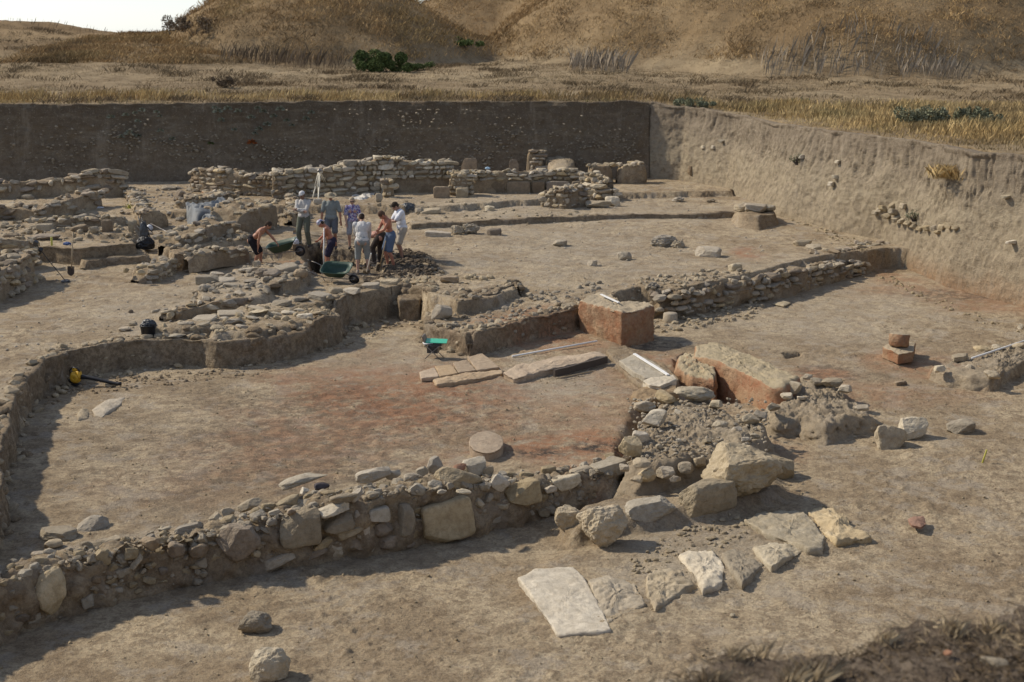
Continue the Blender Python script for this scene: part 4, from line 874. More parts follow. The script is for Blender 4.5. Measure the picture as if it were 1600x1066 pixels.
pxstone('plinth_block', 'squared reddish stone block under the tilted drum', [(1380,541),(1398,532),(1430,536),(1428,548),(1404,552)], -.42, .28, 'burnt', rough=.03, seed=84, edge=.03, cat='stone block')
g = U3(1405, 543, -.40)
o = lathe('column_drum', [(.01, -.02), (.20, -.02), (.235, .02), (.245, .14), (.25, .26), (.22, .285), (.15, .25), (.01, .235)], 40, 'burnt', None, (g[0], g[1] + .05, g[2] + .04), (-.12, .12, .3), .03)
tag(o, 'short tilted orange brown drum with a hollowed top set on a reddish block', 'column drum')
o = lathe('stone_stub', [(.01, -.1), (.21, -.1), (.20, .1), (.19, .24), (.17, .26), (.01, .255)], 36, 'grey', None, tuple(at(1048, 505) + np.array([0, .12, 0])), (.05, 0, 0), .03)
tag(o, 'short round stone stub behind the fired brick block', 'stone stub')
pxstone('flat_stone', 'thin pale flake on the floor of the right hand room below the ridge', [(1207,474),(1225,469),(1236,473),(1225,478)], -.58, .04, 'pale', rough=.01, seed=85)
# ------------------------------------------------------------------ walls further back
G3 = ('grey', 'tan', 'grey', 'brown')
rubble_wall('rubble_wall', 'long crumbling rubble ridge with a shaded front between the upper floor and the right hand room', 'ruined wall', W((1020,498,-.6),(1062,496,-.6),(1130,480,-.6),(1200,468,-.58),(1280,447,-.56),(1340,434,-.54),(1362,426,-.52)), [.62,.66,.68,.66,.62,.5,.25], [.9,1.2,1.3,1.2,1.0,.6,.4], (.30,.17), cover=.8, seed=11, mats=('grey','brown','grey','tan'), top_rough=.16, face_rough=.10, batter=.12, tops=.8, kind='round', backdir=(0,1))
rubble_wall('rubble_wall', 'dark stub of rubble at the far right end of the ridge against the pit side', 'ruined wall', W((1290,425,-.3),(1340,416,-.4),(1385,408,-.45),(1398,405,-.45)), [.55,.6,.65,.5], .7, (.3,.18), cover=.7, seed=12, mats=('brown','grey'), top_rough=.1, face_rough=.1, tops=.5, kind='round')
rubble_wall('masonry_wall', 'tallest back wall of neatly laid pale stones behind the tripod', 'stone wall', W((436,313,.58),(520,309,.6),(612,306,.62)), [1.15,1.2,1.62], .6, (.36,.20), cover=.98, seed=13, mats=('pale','grey','tan','grey'), tops=1.3)
rubble_wall('masonry_wall', 'right part of the tall back wall, stone courses over a bare mud brick lower face', 'stone wall', W((612,306,.62),(660,305,.62),(706,304,.62)), [1.5,1.36,1.34], .6, (.34,.19), cover=.98, seed=14, from_h=.62, mats=('pale','grey','grey'), tops=1.3)
rubble_wall('stone_pier', 'rough stone pier at the left end of the wall with upright slabs', 'stone pier', W((700,312,.6),(737,312,.6)), [1.05,1.1], .7, (.26,.17), cover=.9, seed=15, mats=('grey','tan'))
sw = rubble_wall('masonry_wall', 'back wall of upright mud slabs capped by two courses of stone', 'stone wall', W((735,307,.6),(820,306,.6),(905,304,.6)), [.98,.98,1.0], .55, (.33,.16), cover=.95, seed=16, from_h=.60, mats=('pale','grey','tan'), tops=1.4)
rg = random.Random(3); x0 = 738
while x0 < 900:
    w = rg.choice([22, 26, 32, 40]); p = U3(x0 + w / 2, 306, .6); v, f = rock_verts(int(x0), 'brick', 3, .04); wm = (w - 2.2) / ppm(*p)
    link('upright_slab', mesh_np('upright_slab', v * np.array([wm, .16, .62]), f, MAT['brown']), sw, (p[0] - sw.location.x, p[1] - sw.location.y + .0, .27), (0, 0, rg.uniform(-.03, .03))); x0 += w
rubble_wall('stone_pier', 'small stub of stacked stones in front of the right part of the tall wall', 'stone pier', W((597,315,.58),(615,315,.58)), [.85,.9], .5, (.24,.16), cover=.9, seed=44, mats=G3)
boulder('squared_stone', 'squared yellow block at the foot of the stone pier', 722, 309, 20, 16, .8, 'tan', 'brick', 401, 0, sub=3)
boulder('squared_stone', 'brown rectangular slab standing left of the stone pier', 690, 309, 26, 18, .3, 'brown', 'brick', 402, .1, sub=3)
rubble_wall('rubble_wall', 'low rubble wall in front of the upright slab wall, its end rounded', 'ruined wall', W((842,322,.55),(880,325,.55),(922,320,.55)), [.45,.75,.72], .7, (.27,.18), cover=.85, seed=17, mats=G3)
rubble_wall('rubble_wall', 'stepped rubble descending to the right from the upright slab wall', 'ruined wall', W((900,305,.6),(935,312,.58),(968,310,.6)), [1.0,.65,.3], .8, (.32,.2), cover=.9, seed=18, mats=('tan','pale','grey'))
boulder('building_stone', 'long low stone lying right of the rounded rubble wall', 935, 325, 40, 12, .5, 'grey', 'block', 403, 0, sub=3)
boulder('building_stone', 'pale knobbly stone at the end of the stepped rubble', 958, 323, 24, 17, .8, 'pale', 'block', 404, .2, sub=3)
for lab, a, b, hts, sd in [('mud block wall with stones on top, left one of the two by the corner', 922, 960, [.85,.82], 19), ('mud block wall with stones on top, right one nearest the pit corner', 966, 1013, [.80,.92], 20)]:
    rubble_wall('mud_wall', lab, 'mud wall', W((a, 290, .66), (b, 289, .66)), hts, .7, (.34,.2), courses=False, seed=sd, mats=('grey','tan'), tops=1.6, group='mud block walls by the pit corner', step=.06)
rubble_wall('stone_pier', 'narrow pier of flat stacked stones standing against the dark back face', 'stone pier', W((822,284,.66),(850,284,.66)), [1.32,1.36], .5, (.34,.17), cover=.95, seed=21, mats=('grey','brown'))
shaped_stone('earth_mound', 'smooth rounded mound of earth right of the narrow pier', [U(x, y, 1.5) for x, y in [(852,250),(860,238),(880,235),(893,240),(899,252),(890,262),(862,262)]], 1.5, 1.1, 'earth2', cat='earth mound', bulge=.12, rough=.06, seed=86, edge=.3, taper=1.1)
for lab, px, w, h, sd in [('broad upright slab leaning on the dark back face', 733, 26, 17, 405), ('pointed upright slab leaning on the dark back face', 803, 15, 15, 406)]:
    boulder('upright_slab', lab, px, 290, w, h + 26, .2, 'brown', 'brick', sd, 0, z=.64, cat='stone slab', sub=3)
rubble_wall('rubble_wall', 'irregular rubble wall left of the tall masonry, with a reddish patch in front', 'ruined wall', W((292,303,.6),(340,308,.6),(400,312,.58),(440,313,.58)), [.95,1.15,.95,1.15], .6, (.34,.16), cover=.8, seed=22, mats=G3, kind='flat', tops=1.4)
rubble_wall('stone_pier', 'rounded knob of stacked stones joining the irregular wall to the tall masonry', 'stone pier', W((424,318,.56),(445,318,.56)), [1.15,1.15], .7, (.28,.17), cover=.95, seed=23, mats=G3)
shaped_stone('earth_floor_patch', 'reddish clay floor patch behind the grey plastic sheet', [U(x, y, .74) for x, y in [(312,297),(340,292),(382,292),(386,298),(350,301),(318,302)]], .78, .3, 'burnt', cat='clay floor', bulge=.01, rough=.02, seed=87)
rubble_wall('rubble_wall', 'low rubble wall under the grey plastic sheet', 'ruined wall', W((266,334,.52),(300,334,.52),(350,330,.52),(375,322,.54)), [.45,.58,.6,.55], .9, (.28,.15), cover=.7, seed=24, mats=G3, top_rough=.1)
rubble_wall('rubble_wall', 'thick block of earth and rubble with a dark front, left of the diggers', 'ruined wall', W((376,369,.42),(400,364,.42),(442,352,.44)), [.72,.8,.78], 1.5, (.28,.16), courses=False, seed=25, mats=G3, top_rough=.12, tops=.55, back_h=[.8,.9,.9])
rubble_wall('rubble_wall', 'sloping rubble running down to the front left from the thick rubble block', 'ruined wall', W((284,392,.45),(330,380,.45),(378,370,.44)), [.35,.5,.62], 1.1, (.27,.15), cover=.5, seed=26, mats=G3, top_rough=.12, tops=.6)
rubble_wall('rubble_wall', 'short rubble spur reaching down onto the sunlit floor', 'ruined wall', W((226,448,.0),(250,443,.0),(285,422,.05)), [.42,.5,.35], .75, (.26,.15), cover=.6, seed=27, mats=('grey','grey','tan'), top_rough=.1, tops=.8)
rubble_wall('rubble_wall', 'rubble hugging the shaded left edge, running down towards the viewer', 'ruined wall', W((-90,500,.0),(0,472,.0),(38,455,.0),(66,438,.03)), [.9,.85,.9,.95], .8, (.36,.2), cover=.5, seed=28, mats=('tan','grey','brown'), top_rough=.1, kind='round')
rubble_wall('rubble_wall', 'farthest left wall of rounded stones on mud blocks against the dark back face', 'ruined wall', W((-80,318,.62),(0,316,.62),(90,313,.62),(150,312,.62),(196,312,.62)), [.72,.75,.8,1.1,1.15], .6, (.42,.2), cover=.7, from_h=.35, seed=29, mats=('grey','brown','grey'), kind='round')
rubble_wall('rubble_wall', 'jumbled lower wall in front of the farthest left wall', 'ruined wall', W((-80,348,.66),(0,344,.66),(60,345,.66),(110,338,.64),(168,326,.62)), [.5,.5,.35,.6,.75], .7, (.36,.17), cover=.55, seed=30, mats=('grey','brown'), kind='round', tops=.9)
rubble_wall('rubble_heap', 'low heap of rubble behind the black equipment bag', 'rubble heap', W((216,352,.62),(240,352,.6),(268,349,.6)), [.35,.5,.3], .8, (.25,.15), courses=False, seed=31, mats=('grey','brown'), tops=1.0)
for i, (px, py, w, h, kd, lb) in enumerate([(68,362,26,13,'brick','leftmost squared block on the left terrace'),(86,352,18,8,'brick','low block behind the leftmost squared block'),(102,353,36,11,'brick','long squared block in the middle of the left terrace'),(124,363,34,14,'round','rounded boulder left of the upright slab on the terrace'),
                             (146,366,18,13,'round','rough stone against the left side of the upright slab'),(167,363,16,20,'brick','upright slab standing on the left terrace'),(235,352,22,12,'block','pale block beside the black equipment bag'),(70,376,44,12,'round','wide low lump at the near side of the left terrace'),(42,308 + 4,22,9,'round','single rounded stone between the two far left walls'),
                             (15,373,26,10,'round','low rounded stone at the left edge of the terrace'),(205,362,10,16,'block','small upright stone beside the terrace end'),(34,396,26,20,'round','rounded boulder at the head of the left rubble')]):
    boulder('terrace_stone', lb, px, py, w, h, .6, ('grey','brown')[i % 2], kd, 420 + i, 0, sub=3, group='stones on the left terrace')
for i, (px, py, w, h, lb) in enumerate([(655,334,14,9,'small stone just right of the black plastic sack'),(672,335,34,11,'wide low stone right of the black plastic bag'),(662,330,14,8,'dark small stone on top of the rubble by the black bag'),(592,316,12,14,'round stone beside the white tarpaulin'),(496,320,14,10,'stone at the foot of the tripod')]):
    boulder('loose_stone', lb, px, py, w, h, .7, 'grey', 'block', 440 + i, .1, sub=3)
for i, (px, py, w, h, lb) in enumerate([(714,367,22,16,'left knob of the low pale heap on the upper floor'),(735,366,30,18,'taller middle knob of the low pale heap on the upper floor'),(1038,386,44,20,'rough lump on the upper floor beyond the ridge'),(1060,388,24,14,'smaller lump leaning on the rough lump on the upper floor'),(1020,452,20,12,'lump of mortar at the left start of the ridge'),(1060,316,22,9,'small rock on the top terrace near the pale side'),(1112,317,16,7,'rightmost small rock on the top terrace')]):
    boulder('rubble_lump', lb, px, py, w, h, .8, 'grey', 'lump', 460 + i, .3, rough=.18, sub=3)
st = thing('earth_stump', 'round flat topped earth stump capped with stones near the pale pit side', 'earth stump', U3(1182, 350, .2))
shaped_stone('earth_core', None, [U(x, y, .72) for x, y in [(1148,325),(1165,319),(1190,319),(1207,325),(1212,332),(1185,337),(1155,334)]], .70, .6, 'earth', bulge=.03, rough=.05, seed=88, edge=.1, taper=1.3, parent=st)
parts_at(st, [(1160,327,26,12,'block','grey'),(1180,329,36,14,'block','grey'),(1200,328,24,12,'round','pale')], z=.74, seed=120)
# stones protruding from the pale pit side
def on_bank(px, py):                    # a point of the right hand earth face seen at a photo pixel
    d = ray(px, py); best = None
    for (a, b, c, e) in zip(base_r[:-1], base_r[1:], top_r[:-1], top_r[1:]):
        for k in range(40):
            f = (k + .5) / 40; B_ = a * (1 - f) + b * f; T_ = c * (1 - f) + e * f
            for j in range(40):
                q = B_ + (T_ - B_) * (j + .5) / 40; t = q[1] / d[1]; err = (abs(d[0] * t - q[0]) + abs(H + d[2] * t - q[2]))
                if best is None or err < best[0]: best = (err, q)
    return best[1]
cs = thing('stone_course', 'curved course of pale stones sticking out of the pale pit side', 'stone course', tuple(on_bank(1420, 345)))
for i, (px, py, w, h) in enumerate([(1370,333,14,8),(1384,326,18,9),(1400,330,22,10),(1413,322,12,10),(1388,338,18,8),(1402,342,14,9),(1410,347,13,9),(1420,350,13,9),(1430,353,13,8),(1440,355,13,8),(1451,354,12,9),(1462,355,12,9),(1473,356,12,8),(1484,355,13,10),(1494,357,12,8),(1468,363,12,7),(1376,330,10,8),(1395,322,12,6)]):
    p = on_bank(px, py); s = ppm(*p)
    link('stone', proto('block', i % 9, 'tan'), cs, tuple(Vector(p) - cs.location + Vector((-.03, -.02, 0))), (0, .3 * math.sin(i), .5), (w / s, .26, h / s))
for i, (px, py, w, h, lb) in enumerate([(1300,287,11,8,'white stone stuck halfway up the pale pit side'),(1305,278,10,7,'stone just above the white stone in the pale pit side'),(1099,231,8,6,'left stone of the small cluster high in the pale pit side'),(1115,229,9,6,'middle stone of the small cluster high in the pale pit side'),(1128,222,12,5,'right stone of the small cluster high in the pale pit side'),
                             (1572,305,20,6,'thin stone high in the pale pit side at the right'),(1582,378,30,7,'flat stone jutting low in the pale pit side at the right edge'),(1078,268,8,16,'dark stone set low in the pale pit side near the corner'),(1255,245,14,7,'small stone under the grey weed on the pale pit side'),(1310,252,9,6,'lone small stone in the middle of the pale pit side')]):
    p = on_bank(px, py); s = ppm(*p)
    o = link('embedded_stone', proto('block', i % 9, 'pale' if i != 7 else 'brown'), None, (p[0] + .0, p[1] + .0, p[2]), (0, 0, .5), (w / s * .9, .22, h / s)); tag(o, lb, 'stone')
# dark back face: pockets of stone
rng = np.random.RandomState(4); mg = Merge()
for i in range(1000):
    u_ = rng.rand(); cl = [(800,215),(650,190),(740,250),(300,230),(100,240),(940,230),(560,240),(430,250),(1000,235),(620,255),(200,210)][rng.randint(11)]
    px = cl[0] + rng.randn() * (26 if rng.rand() < .6 else 120); py = min(275, max(175, cl[1] + rng.randn() * 14))
    if px > 1005: continue
    p = U3(px, py, 0); d = ray(px, py); t = 60.2 / d[1]; q = d * t + np.array([0, 0, H]); q[1] = np.interp(q[0], [b_[0] for b_ in base_b], [b_[1] for b_ in base_b]) + .08 + .2 * (q[2] - .6) / 3.3
    w = rng.uniform(.03, .11) * (1.8 if rng.rand() < .06 else 1); mg.rock(q, (w, .12, w * .65), rng, 'block', 1)
tag(mg.build('embedded_gravel', 'grey'), kind='stuff')
# footing stones along the baulk north of the burnt room
ft = thing('wall_footing', 'stepped remains of a stone wall footing running up to the right behind the burnt room', 'wall footing', tuple(at(420, 500)))
parts_at(ft, [(405,489,30,7,'flat','pale'),(394,499,26,7,'flat','pale'),(430,492,20,6,'flat','pale'),(452,491,26,7,'flat','pale'),(476,497,26,9,'flat','pale'),(468,486,18,5,'flat','pale'),(365,505,30,9,'flat','grey'),(340,514,26,8,'flat','grey'),(378,512,20,6,'flat','grey'),
              (318,508,20,6,'flat','grey'),(470,471,26,9,'brick','grey'),(500,466,34,10,'brick','grey'),(525,458,24,12,'round','grey'),(510,468,14,6,'flat','pale'),(440,476,30,8,'brick','grey'),(400,484,30,6,'brick','grey'),(360,492,40,6,'brick','grey'),(320,500,40,6,'brick','grey'),
              (275,527,30,7,'flat','pale'),(550,457,26,8,'brick','grey'),(580,449,30,8,'brick','grey'),(610,443,30,8,'brick','grey'),(360,484,16,6,'round','brown'),(290,507,26,6,'round','grey'),(498,492,26,8,'round','grey'),(350,500,14,6,'round','grey'),(335,485,20,7,'round','grey'),(420,510,14,6,'round','grey'),
              (208,508,16,7,'round','grey'),(195,516,20,6,'flat','grey'),(245,524,18,5,'flat','grey')], seed=200)
mt_ = thing('wall_remains', 'flat topped lump of mud wall just in front of the tipped green wheelbarrow', 'ruined wall', tuple(at(440, 440)))
parts_at(mt_, [(448,424,34,12,'brick','grey'),(412,430,26,14,'lump','brown'),(470,432,24,16,'lump','brown'),(401,417,14,12,'round','grey'),(425,432,30,14,'round','brown'),(390,425,34,9,'flat','grey'),(350,440,36,8,'flat','grey'),(430,448,24,10,'block','brown'),(320,455,20,14,'block','grey'),(365,448,30,6,'flat','grey'),(340,430,24,6,'flat','grey'),(395,440,30,6,'flat','grey')], seed=240)
# crumbly rubble on the slope above the burnt brick line and paving rubble: uncountable small stones
def scatter(name, lab, poly, n, sz, mat, seed, kind='block', sub=1, z=None, pw=1.6):
    rng = np.random.RandomState(seed); P = np.array(poly); mg = Merge(); X = []; 
    while len(X) < n:
        q = np.column_stack([rng.uniform(P[:, 0].min(), P[:, 0].max(), n * 2), rng.uniform(P[:, 1].min(), P[:, 1].max(), n * 2)])
        q = q[sdf_poly(q[:, 0], q[:, 1], poly) < 0]; X += list(q)
    X = np.array(X[:n]); Z = full_z(X[:, 0], X[:, 1])
    for (x, y), zz in zip(X, Z):
        w = sz[0] + (sz[1] - sz[0]) * rng.rand() ** pw; mg.rock((x, y, zz + w * .12), (w, w * rng.uniform(.6, 1), w * rng.uniform(.35, .8)), rng, kind if rng.rand() < .6 else 'round', sub, .5)
    o = mg.build(name, mat); return tag(o, lab, 'stones', kind='stuff')
scatter('rubble', 'broken rubble on the slope above the burnt brick line', PW((690,500),(720,482),(800,470),(880,452),(960,448),(905,474),(860,490),(790,508),(735,522)), 230, (.03,.20), 'grey', 1)
scatter('rubble', 'mortar crumbs on the ridge behind the fired brick block', PW((960,470),(1000,440),(1120,425),(1200,430),(1180,455),(1060,475),(1020,478), z=.1), 420, (.03,.20), 'grey', 2)
scatter('chippings', 'stone chippings between the paving slabs', PW((980,880),(1010,850),(1100,815),(1165,800),(1190,840),(1120,860),(1050,885),(1000,900), z=-1.0), 160, (.02,.13), 'tan', 3, 'flat')
scatter('spoil_crumbs', 'dark moist clods round the diggers', PW((560,436),(598,412),(620,402),(655,400),(695,428),(640,436), z=.2), 900, (.03,.16), 'clod', 4, 'round') if MAT.setdefault('clod', stone_mat('moist_clod', (.10,.078,.055), (.15,.115,.08), (.06,.046,.034), .1)) else None
scatter('spoil_crumbs', 'dark clods along the far side of the dig pit', PW((520,392),(560,380),(640,384),(660,400),(600,398),(560,396), z=.35), 300, (.03,.14), 'clod', 5, 'round')
scatter('pebbles', 'pebbles and crumbs strewn over the low floors', PW((-100,1066),(-100,700),(100,580),(560,520),(1000,560),(1300,480),(1700,560),(1700,1066), z=-.9), 5200, (.008,.055), 'tan', 6, 'block', 1, pw=3.5)
scatter('pebbles', 'pebbles and crumbs strewn over the upper floors', PW((-100,540),(-100,300),(900,290),(1150,300),(1400,390),(900,460),(520,490),(100,540), z=.3), 3200, (.015,.09), 'grey', 7, 'block', 1, pw=3)
scatter('rubble', 'loose stones over the sloping rubble left of the diggers', PW((262,384),(330,345),(380,318),(440,318),(440,345),(378,372),(300,394), z=.6), 420, (.05,.28), 'grey', 8)

scatter('rubble', 'broken stones littering the left terrace', PW((0,382),(0,348),(70,340),(210,345),(212,378), z=.66), 330, (.05,.34), 'grey', 11, 'flat', 1, pw=2.2)
scatter('rubble', 'stones littering the ground between the left walls', PW((180,345),(215,300),(300,296),(300,350),(262,380), z=.6), 160, (.04,.24), 'grey', 12, 'block', 1, pw=2.2)
scatter('rubble', 'stones and mortar on the low mound left of the diggers', PW((300,465),(310,435),(400,412),(480,412),(482,440),(420,470), z=.2), 260, (.04,.26), 'grey', 13, 'flat', 1, pw=2.2)
scatter('rubble', 'flat mortar chips on top of the north baulk', PW((60,590),(110,540),(330,500),(520,478),(690,430),(810,440),(700,460),(520,492),(330,528),(120,556), z=.1), 420, (.03,.24), 'tan', 14, 'flat', 1, pw=2.6)
scatter('rubble', 'clods fallen along the foot of the cut earth faces', PW((60,640),(110,596),(400,572),(530,546),(610,500),(660,500),(600,520),(400,588),(120,618), z=-.55), 380, (.02,.12), 'earth', 15, 'round', 1, pw=2.2)
scatter('rubble', 'debris along the foot of the pale pit side', PW((1130,312),(1210,345),(1360,398),(1400,420),(1600,492),(1600,505),(1400,432),(1200,352), z=-.2), 420, (.02,.14), 'tan', 16, 'round', 1, pw=2.2)
scatter('rubble', 'stones strewn before the back walls', PW((440,325),(700,322),(840,330),(980,335),(980,345),(440,345), z=.5), 160, (.03,.2), 'grey', 17, 'block', 1, pw=2.5)

for nm_, lb_, pth, hs_, th_, sd_ in [
    ('rubble_wall', 'low line of stones along the back of the left terrace', W((60,358,.8),(120,355,.8),(205,352,.8)), [.25,.3,.25], .5, 51),
    ('rubble_wall', 'short low wall running back from the left terrace end', W((214,345,.66),(205,325,.68),(192,305,.7)), [.3,.35,.3], .5, 52),
    ('rubble_wall', 'low rubble line left of the man with crossed arms', W((440,352,.44),(452,335,.5),(446,322,.55)), [.35,.4,.45], .5, 53),
    ('rubble_wall', 'low broken wall at the left edge above the shaded rubble', W((-60,400,.66),(0,397,.66),(60,392,.66)), [.35,.4,.3], .6, 54),
    ('rubble_wall', 'low rubble strip along the far side of the mound left of the diggers', W((300,414,.35),(350,404,.4),(395,400,.35)), [.25,.3,.2], .6, 55),
    ('rubble_wall', 'crumbled wall line on the baulk just above the black bucket', W((262,500,.14),(330,486,.16),(395,474,.2)), [.14,.18,.2], .5, 56)]:
    rubble_wall(nm_, lb_, 'ruined wall', pth, hs_, th_, (.27,.15), cover=.6, seed=sd_, mats=G3, kind='flat', tops=.9, top_rough=.1)
rng = np.random.RandomState(77); mg = Merge(); RP = np.array(RIM[1:len(_R) + 1])
for i in range(650):
    k = rng.randint(len(RP)); p = RP[k] + rng.randn(2) * .12 + np.array([-.04, .16]); w = .04 + .26 * rng.rand() ** 2.6
    mg.rock((p[0], p[1], zg(p[0], p[1]) + w * .1), (w, w * .8, w * .5), rng, 'block' if rng.rand() < .5 else 'flat', 1 if w < .12 else 2, .4)
tag(mg.build('rubble', 'grey'), 'broken stones and crumbs along the lip of the cut edge', 'stones', kind='stuff')

pxstone('mud_block', 'squared block of mud wall standing out from the cut edge near the green clipboard', [(621,461),(640,455),(662,457),(664,464),(655,468),(624,468)], .02, .62, 'cut', cat='mud block', rough=.04, edge=.06, seed=91, taper=1.03)
mg = Merge()
for i in range(260):
    k = rng.randint(len(RP)); p = RP[k] + rng.randn(2) * .10 + np.array([-.05, .22]); w = .12 + .34 * rng.rand() ** 1.8
    mg.rock((p[0], p[1], zg(p[0], p[1]) - w * .02), (w, w * .85, w * .5), rng, 'lump', 2, .3)
tag(mg.build('earth_clods', 'cut', None, True), 'lumps of earth breaking away along the lip of the cut edge', 'earth clods', kind='stuff')
# ------------------------------------------------------------------ plants
def blades(X, Y, Z, n, hgt, wid, lean, seed, col=None, spread=.12):
    """n tapered blades round each foot point"""
    rng = np.random.RandomState(seed); N = len(X)
    bx = np.repeat(X, n) + rng.randn(N * n) * spread; by = np.repeat(Y, n) + rng.randn(N * n) * spread; bz = np.repeat(Z, n) - .02
    h = np.repeat(hgt if hasattr(hgt, '__len__') else np.full(N, hgt), n) * rng.uniform(.5, 1.15, N * n); a = rng.uniform(0, 2 * math.pi, N * n); w = wid * rng.uniform(.6, 1.3, N * n)
    lx = rng.randn(N * n) * lean * h + .12 * h; ly = rng.randn(N * n) * lean * h
    cx, cy = np.cos(a) * w, np.sin(a) * w
    V = np.stack([np.stack([bx - cx, by - cy, bz], 1), np.stack([bx + cx, by + cy, bz], 1), np.stack([bx + lx * .4 + cx * .6, by + ly * .4 + cy * .6, bz + h * .6], 1), np.stack([bx + lx, by + ly, bz + h], 1), ], 1).reshape(-1, 3)
    k = np.arange(N * n) * 4
    F_ = np.stack([k, k + 1, k + 2, k + 3], 1)
    return V, F_, np.repeat(np.arange(N), n * 4)
def grass_mat(name, a, b, c):
    m = NT(name, .8, .1); P = m.pos(); n1 = m.noise(P, .35, 4, .6); n2 = m.noise(P, 3.0, 3, .6); w = m.vc('tint')
    col = m.mix(m.rng(n1, .38, .62), a, b); col = m.mix(m.math('MULTIPLY', m.rng(n2, .5, .65), .6), col, c); col = m.mix(w[0], col, (.075, .085, .035)); col = m.mix(w[1], col, (.10, .07, .042)); 
    hs = m.n('ShaderNodeHueSaturation'); m.l(m.math('ADD', m.math('MULTIPLY', w[2], .9), .55), hs.inputs['Value']); m.l(col, hs.inputs['Color']); m.color(hs.outputs[0])
    m.b.inputs['Subsurface Weight'].default_value = 0; return m.m
MAT['straw'] = grass_mat('straw_grass', (.43, .305, .135), (.50, .38, .19), (.32, .21, .095))
MAT['tuss'] = grass_mat('hill_grass', (.27, .195, .11), (.37, .285, .17), (.18, .12, .07))
MAT['drygrey'] = grass_mat('dead_stalks', (.25, .205, .15), (.31, .26, .20), (.15, .12, .085))
MAT['leafg'] = grass_mat('green_leaves', (.08, .11, .035), (.12, .15, .055), (.045, .065, .025))
MAT['leafgrey'] = grass_mat('grey_green_leaves', (.17, .18, .11), (.23, .23, .15), (.10, .11, .06))
def grass_obj(name, lab, X, Y, n, hgt, wid, lean, seed, mat, spread=.12, green=None, dark=None, kind='stuff', cat='grass', zoff=0.0, outside=True):
    Z = full_z(X, Y) + zoff if outside else np.full(len(X), 0.0)
    V, F_, own = blades(X, Y, Z, n, hgt, wid, lean, seed, spread=spread)
    me = mesh_np(name, V, F_, MAT[mat], False)
    rng = np.random.RandomState(seed + 1); t = np.zeros((len(V), 3)); t[:, 2] = np.repeat(rng.rand(len(V) // 4), 4)
    if green is not None: t[:, 0] = green[own]
    if dark is not None: t[:, 1] = dark[own]
    attr(me, 'tint', t)
    return tag(link(name, me), lab, cat, kind=kind)
def field_pts(n, ymin, ymax, seed, um=.52, p=1.0):
    rng = np.random.RandomState(seed)
    Y = ymin + (ymax - ymin) * rng.rand(n) ** p; X = (rng.rand(n) * 2 - 1) * um * (Y + 4)
    k = sdf_poly(X, Y, PIT) > .02
    return X[k], Y[k]
MAT['bankg'] = grass_mat('matted_grass', (.33, .255, .16), (.42, .335, .215), (.15, .11, .07))
MAT['moundg'] = grass_mat('mound_grass', (.33, .215, .10), (.43, .30, .145), (.20, .125, .058))
# rim grass along the pit edge
X, Y = field_pts(60000, 30, 66, 1); d = sdf_poly(X, Y, PIT)
k = (d < 30) & (np.random.RandomState(3).rand(len(X)) < np.clip(.5 + .9 * fbm2(X, Y, .5, 4, 8), .1, 1)); X = X[k]; Y = Y[k]; d = d[k]
hg = (.13 + .28 * smooth((d - .4) / 3)) * (1 + .5 * fbm2(X, Y, .4, 3, 5)); gr = smooth((.9 - d) / .8) * smooth((fbm2(X, Y, .12, 3, 19) + .05) / .3) * .55 + .35 * smooth((fbm2(X, Y, .3, 3, 29) - .3) / .2)
grass_obj('long_grass', 'long straw coloured grass along the rim of the pit', X, Y, 7, hg, .011, .25, 2, 'straw', .14, green=np.clip(gr, 0, 1), dark=smooth((fbm2(X, Y, .25, 3, 31) - .15) / .3) * .5)
# low dry sward and tussocks further off
X, Y = field_pts(52000, 60, 108, 11); k = np.random.RandomState(5).rand(len(X)) < np.clip(.6 + 1.2 * fbm2(X, Y, .3, 4, 18), .05, 1); X = X[k]; Y = Y[k]
tus = smooth((fbm2(X, Y, .55, 3, 71) - .18) / .12)
grass_obj('dry_sward', 'dry pale sward with brown tussocks on the flat land before the mounds', X, Y, 7, .10 + .16 * tus, .014, .5, 12, 'tuss', .24, dark=tus * .6, green=.12 * smooth((fbm2(X, Y, .1, 2, 3)) / .3))
# mounds
X, Y = field_pts(130000, 84, 150, 21); base_ = 4.6 + np.zeros(len(X)); zz = field_z(X, Y); k = (zz > 4.9) & (X > -30); X = X[k]; Y = Y[k]
n_ = fbm2(X, Y, .35, 4, 77, .6); k = np.random.RandomState(5).rand(len(X)) < np.clip(.65 + 1.0 * n_, .12, 1); X = X[k]; Y = Y[k]; n_ = n_[k]
grass_obj('mound_grass', 'thick brown and straw grass covering the mounds', X, Y, 7, .26 + .20 * n_, .014, .5, 22, 'moundg', .32, dark=smooth((fbm2(X, Y, .22, 4, 91, .6) - .05) / .3) * .55, green=.25 * smooth((fbm2(X, Y, .15, 3, 95) - .2) / .2))
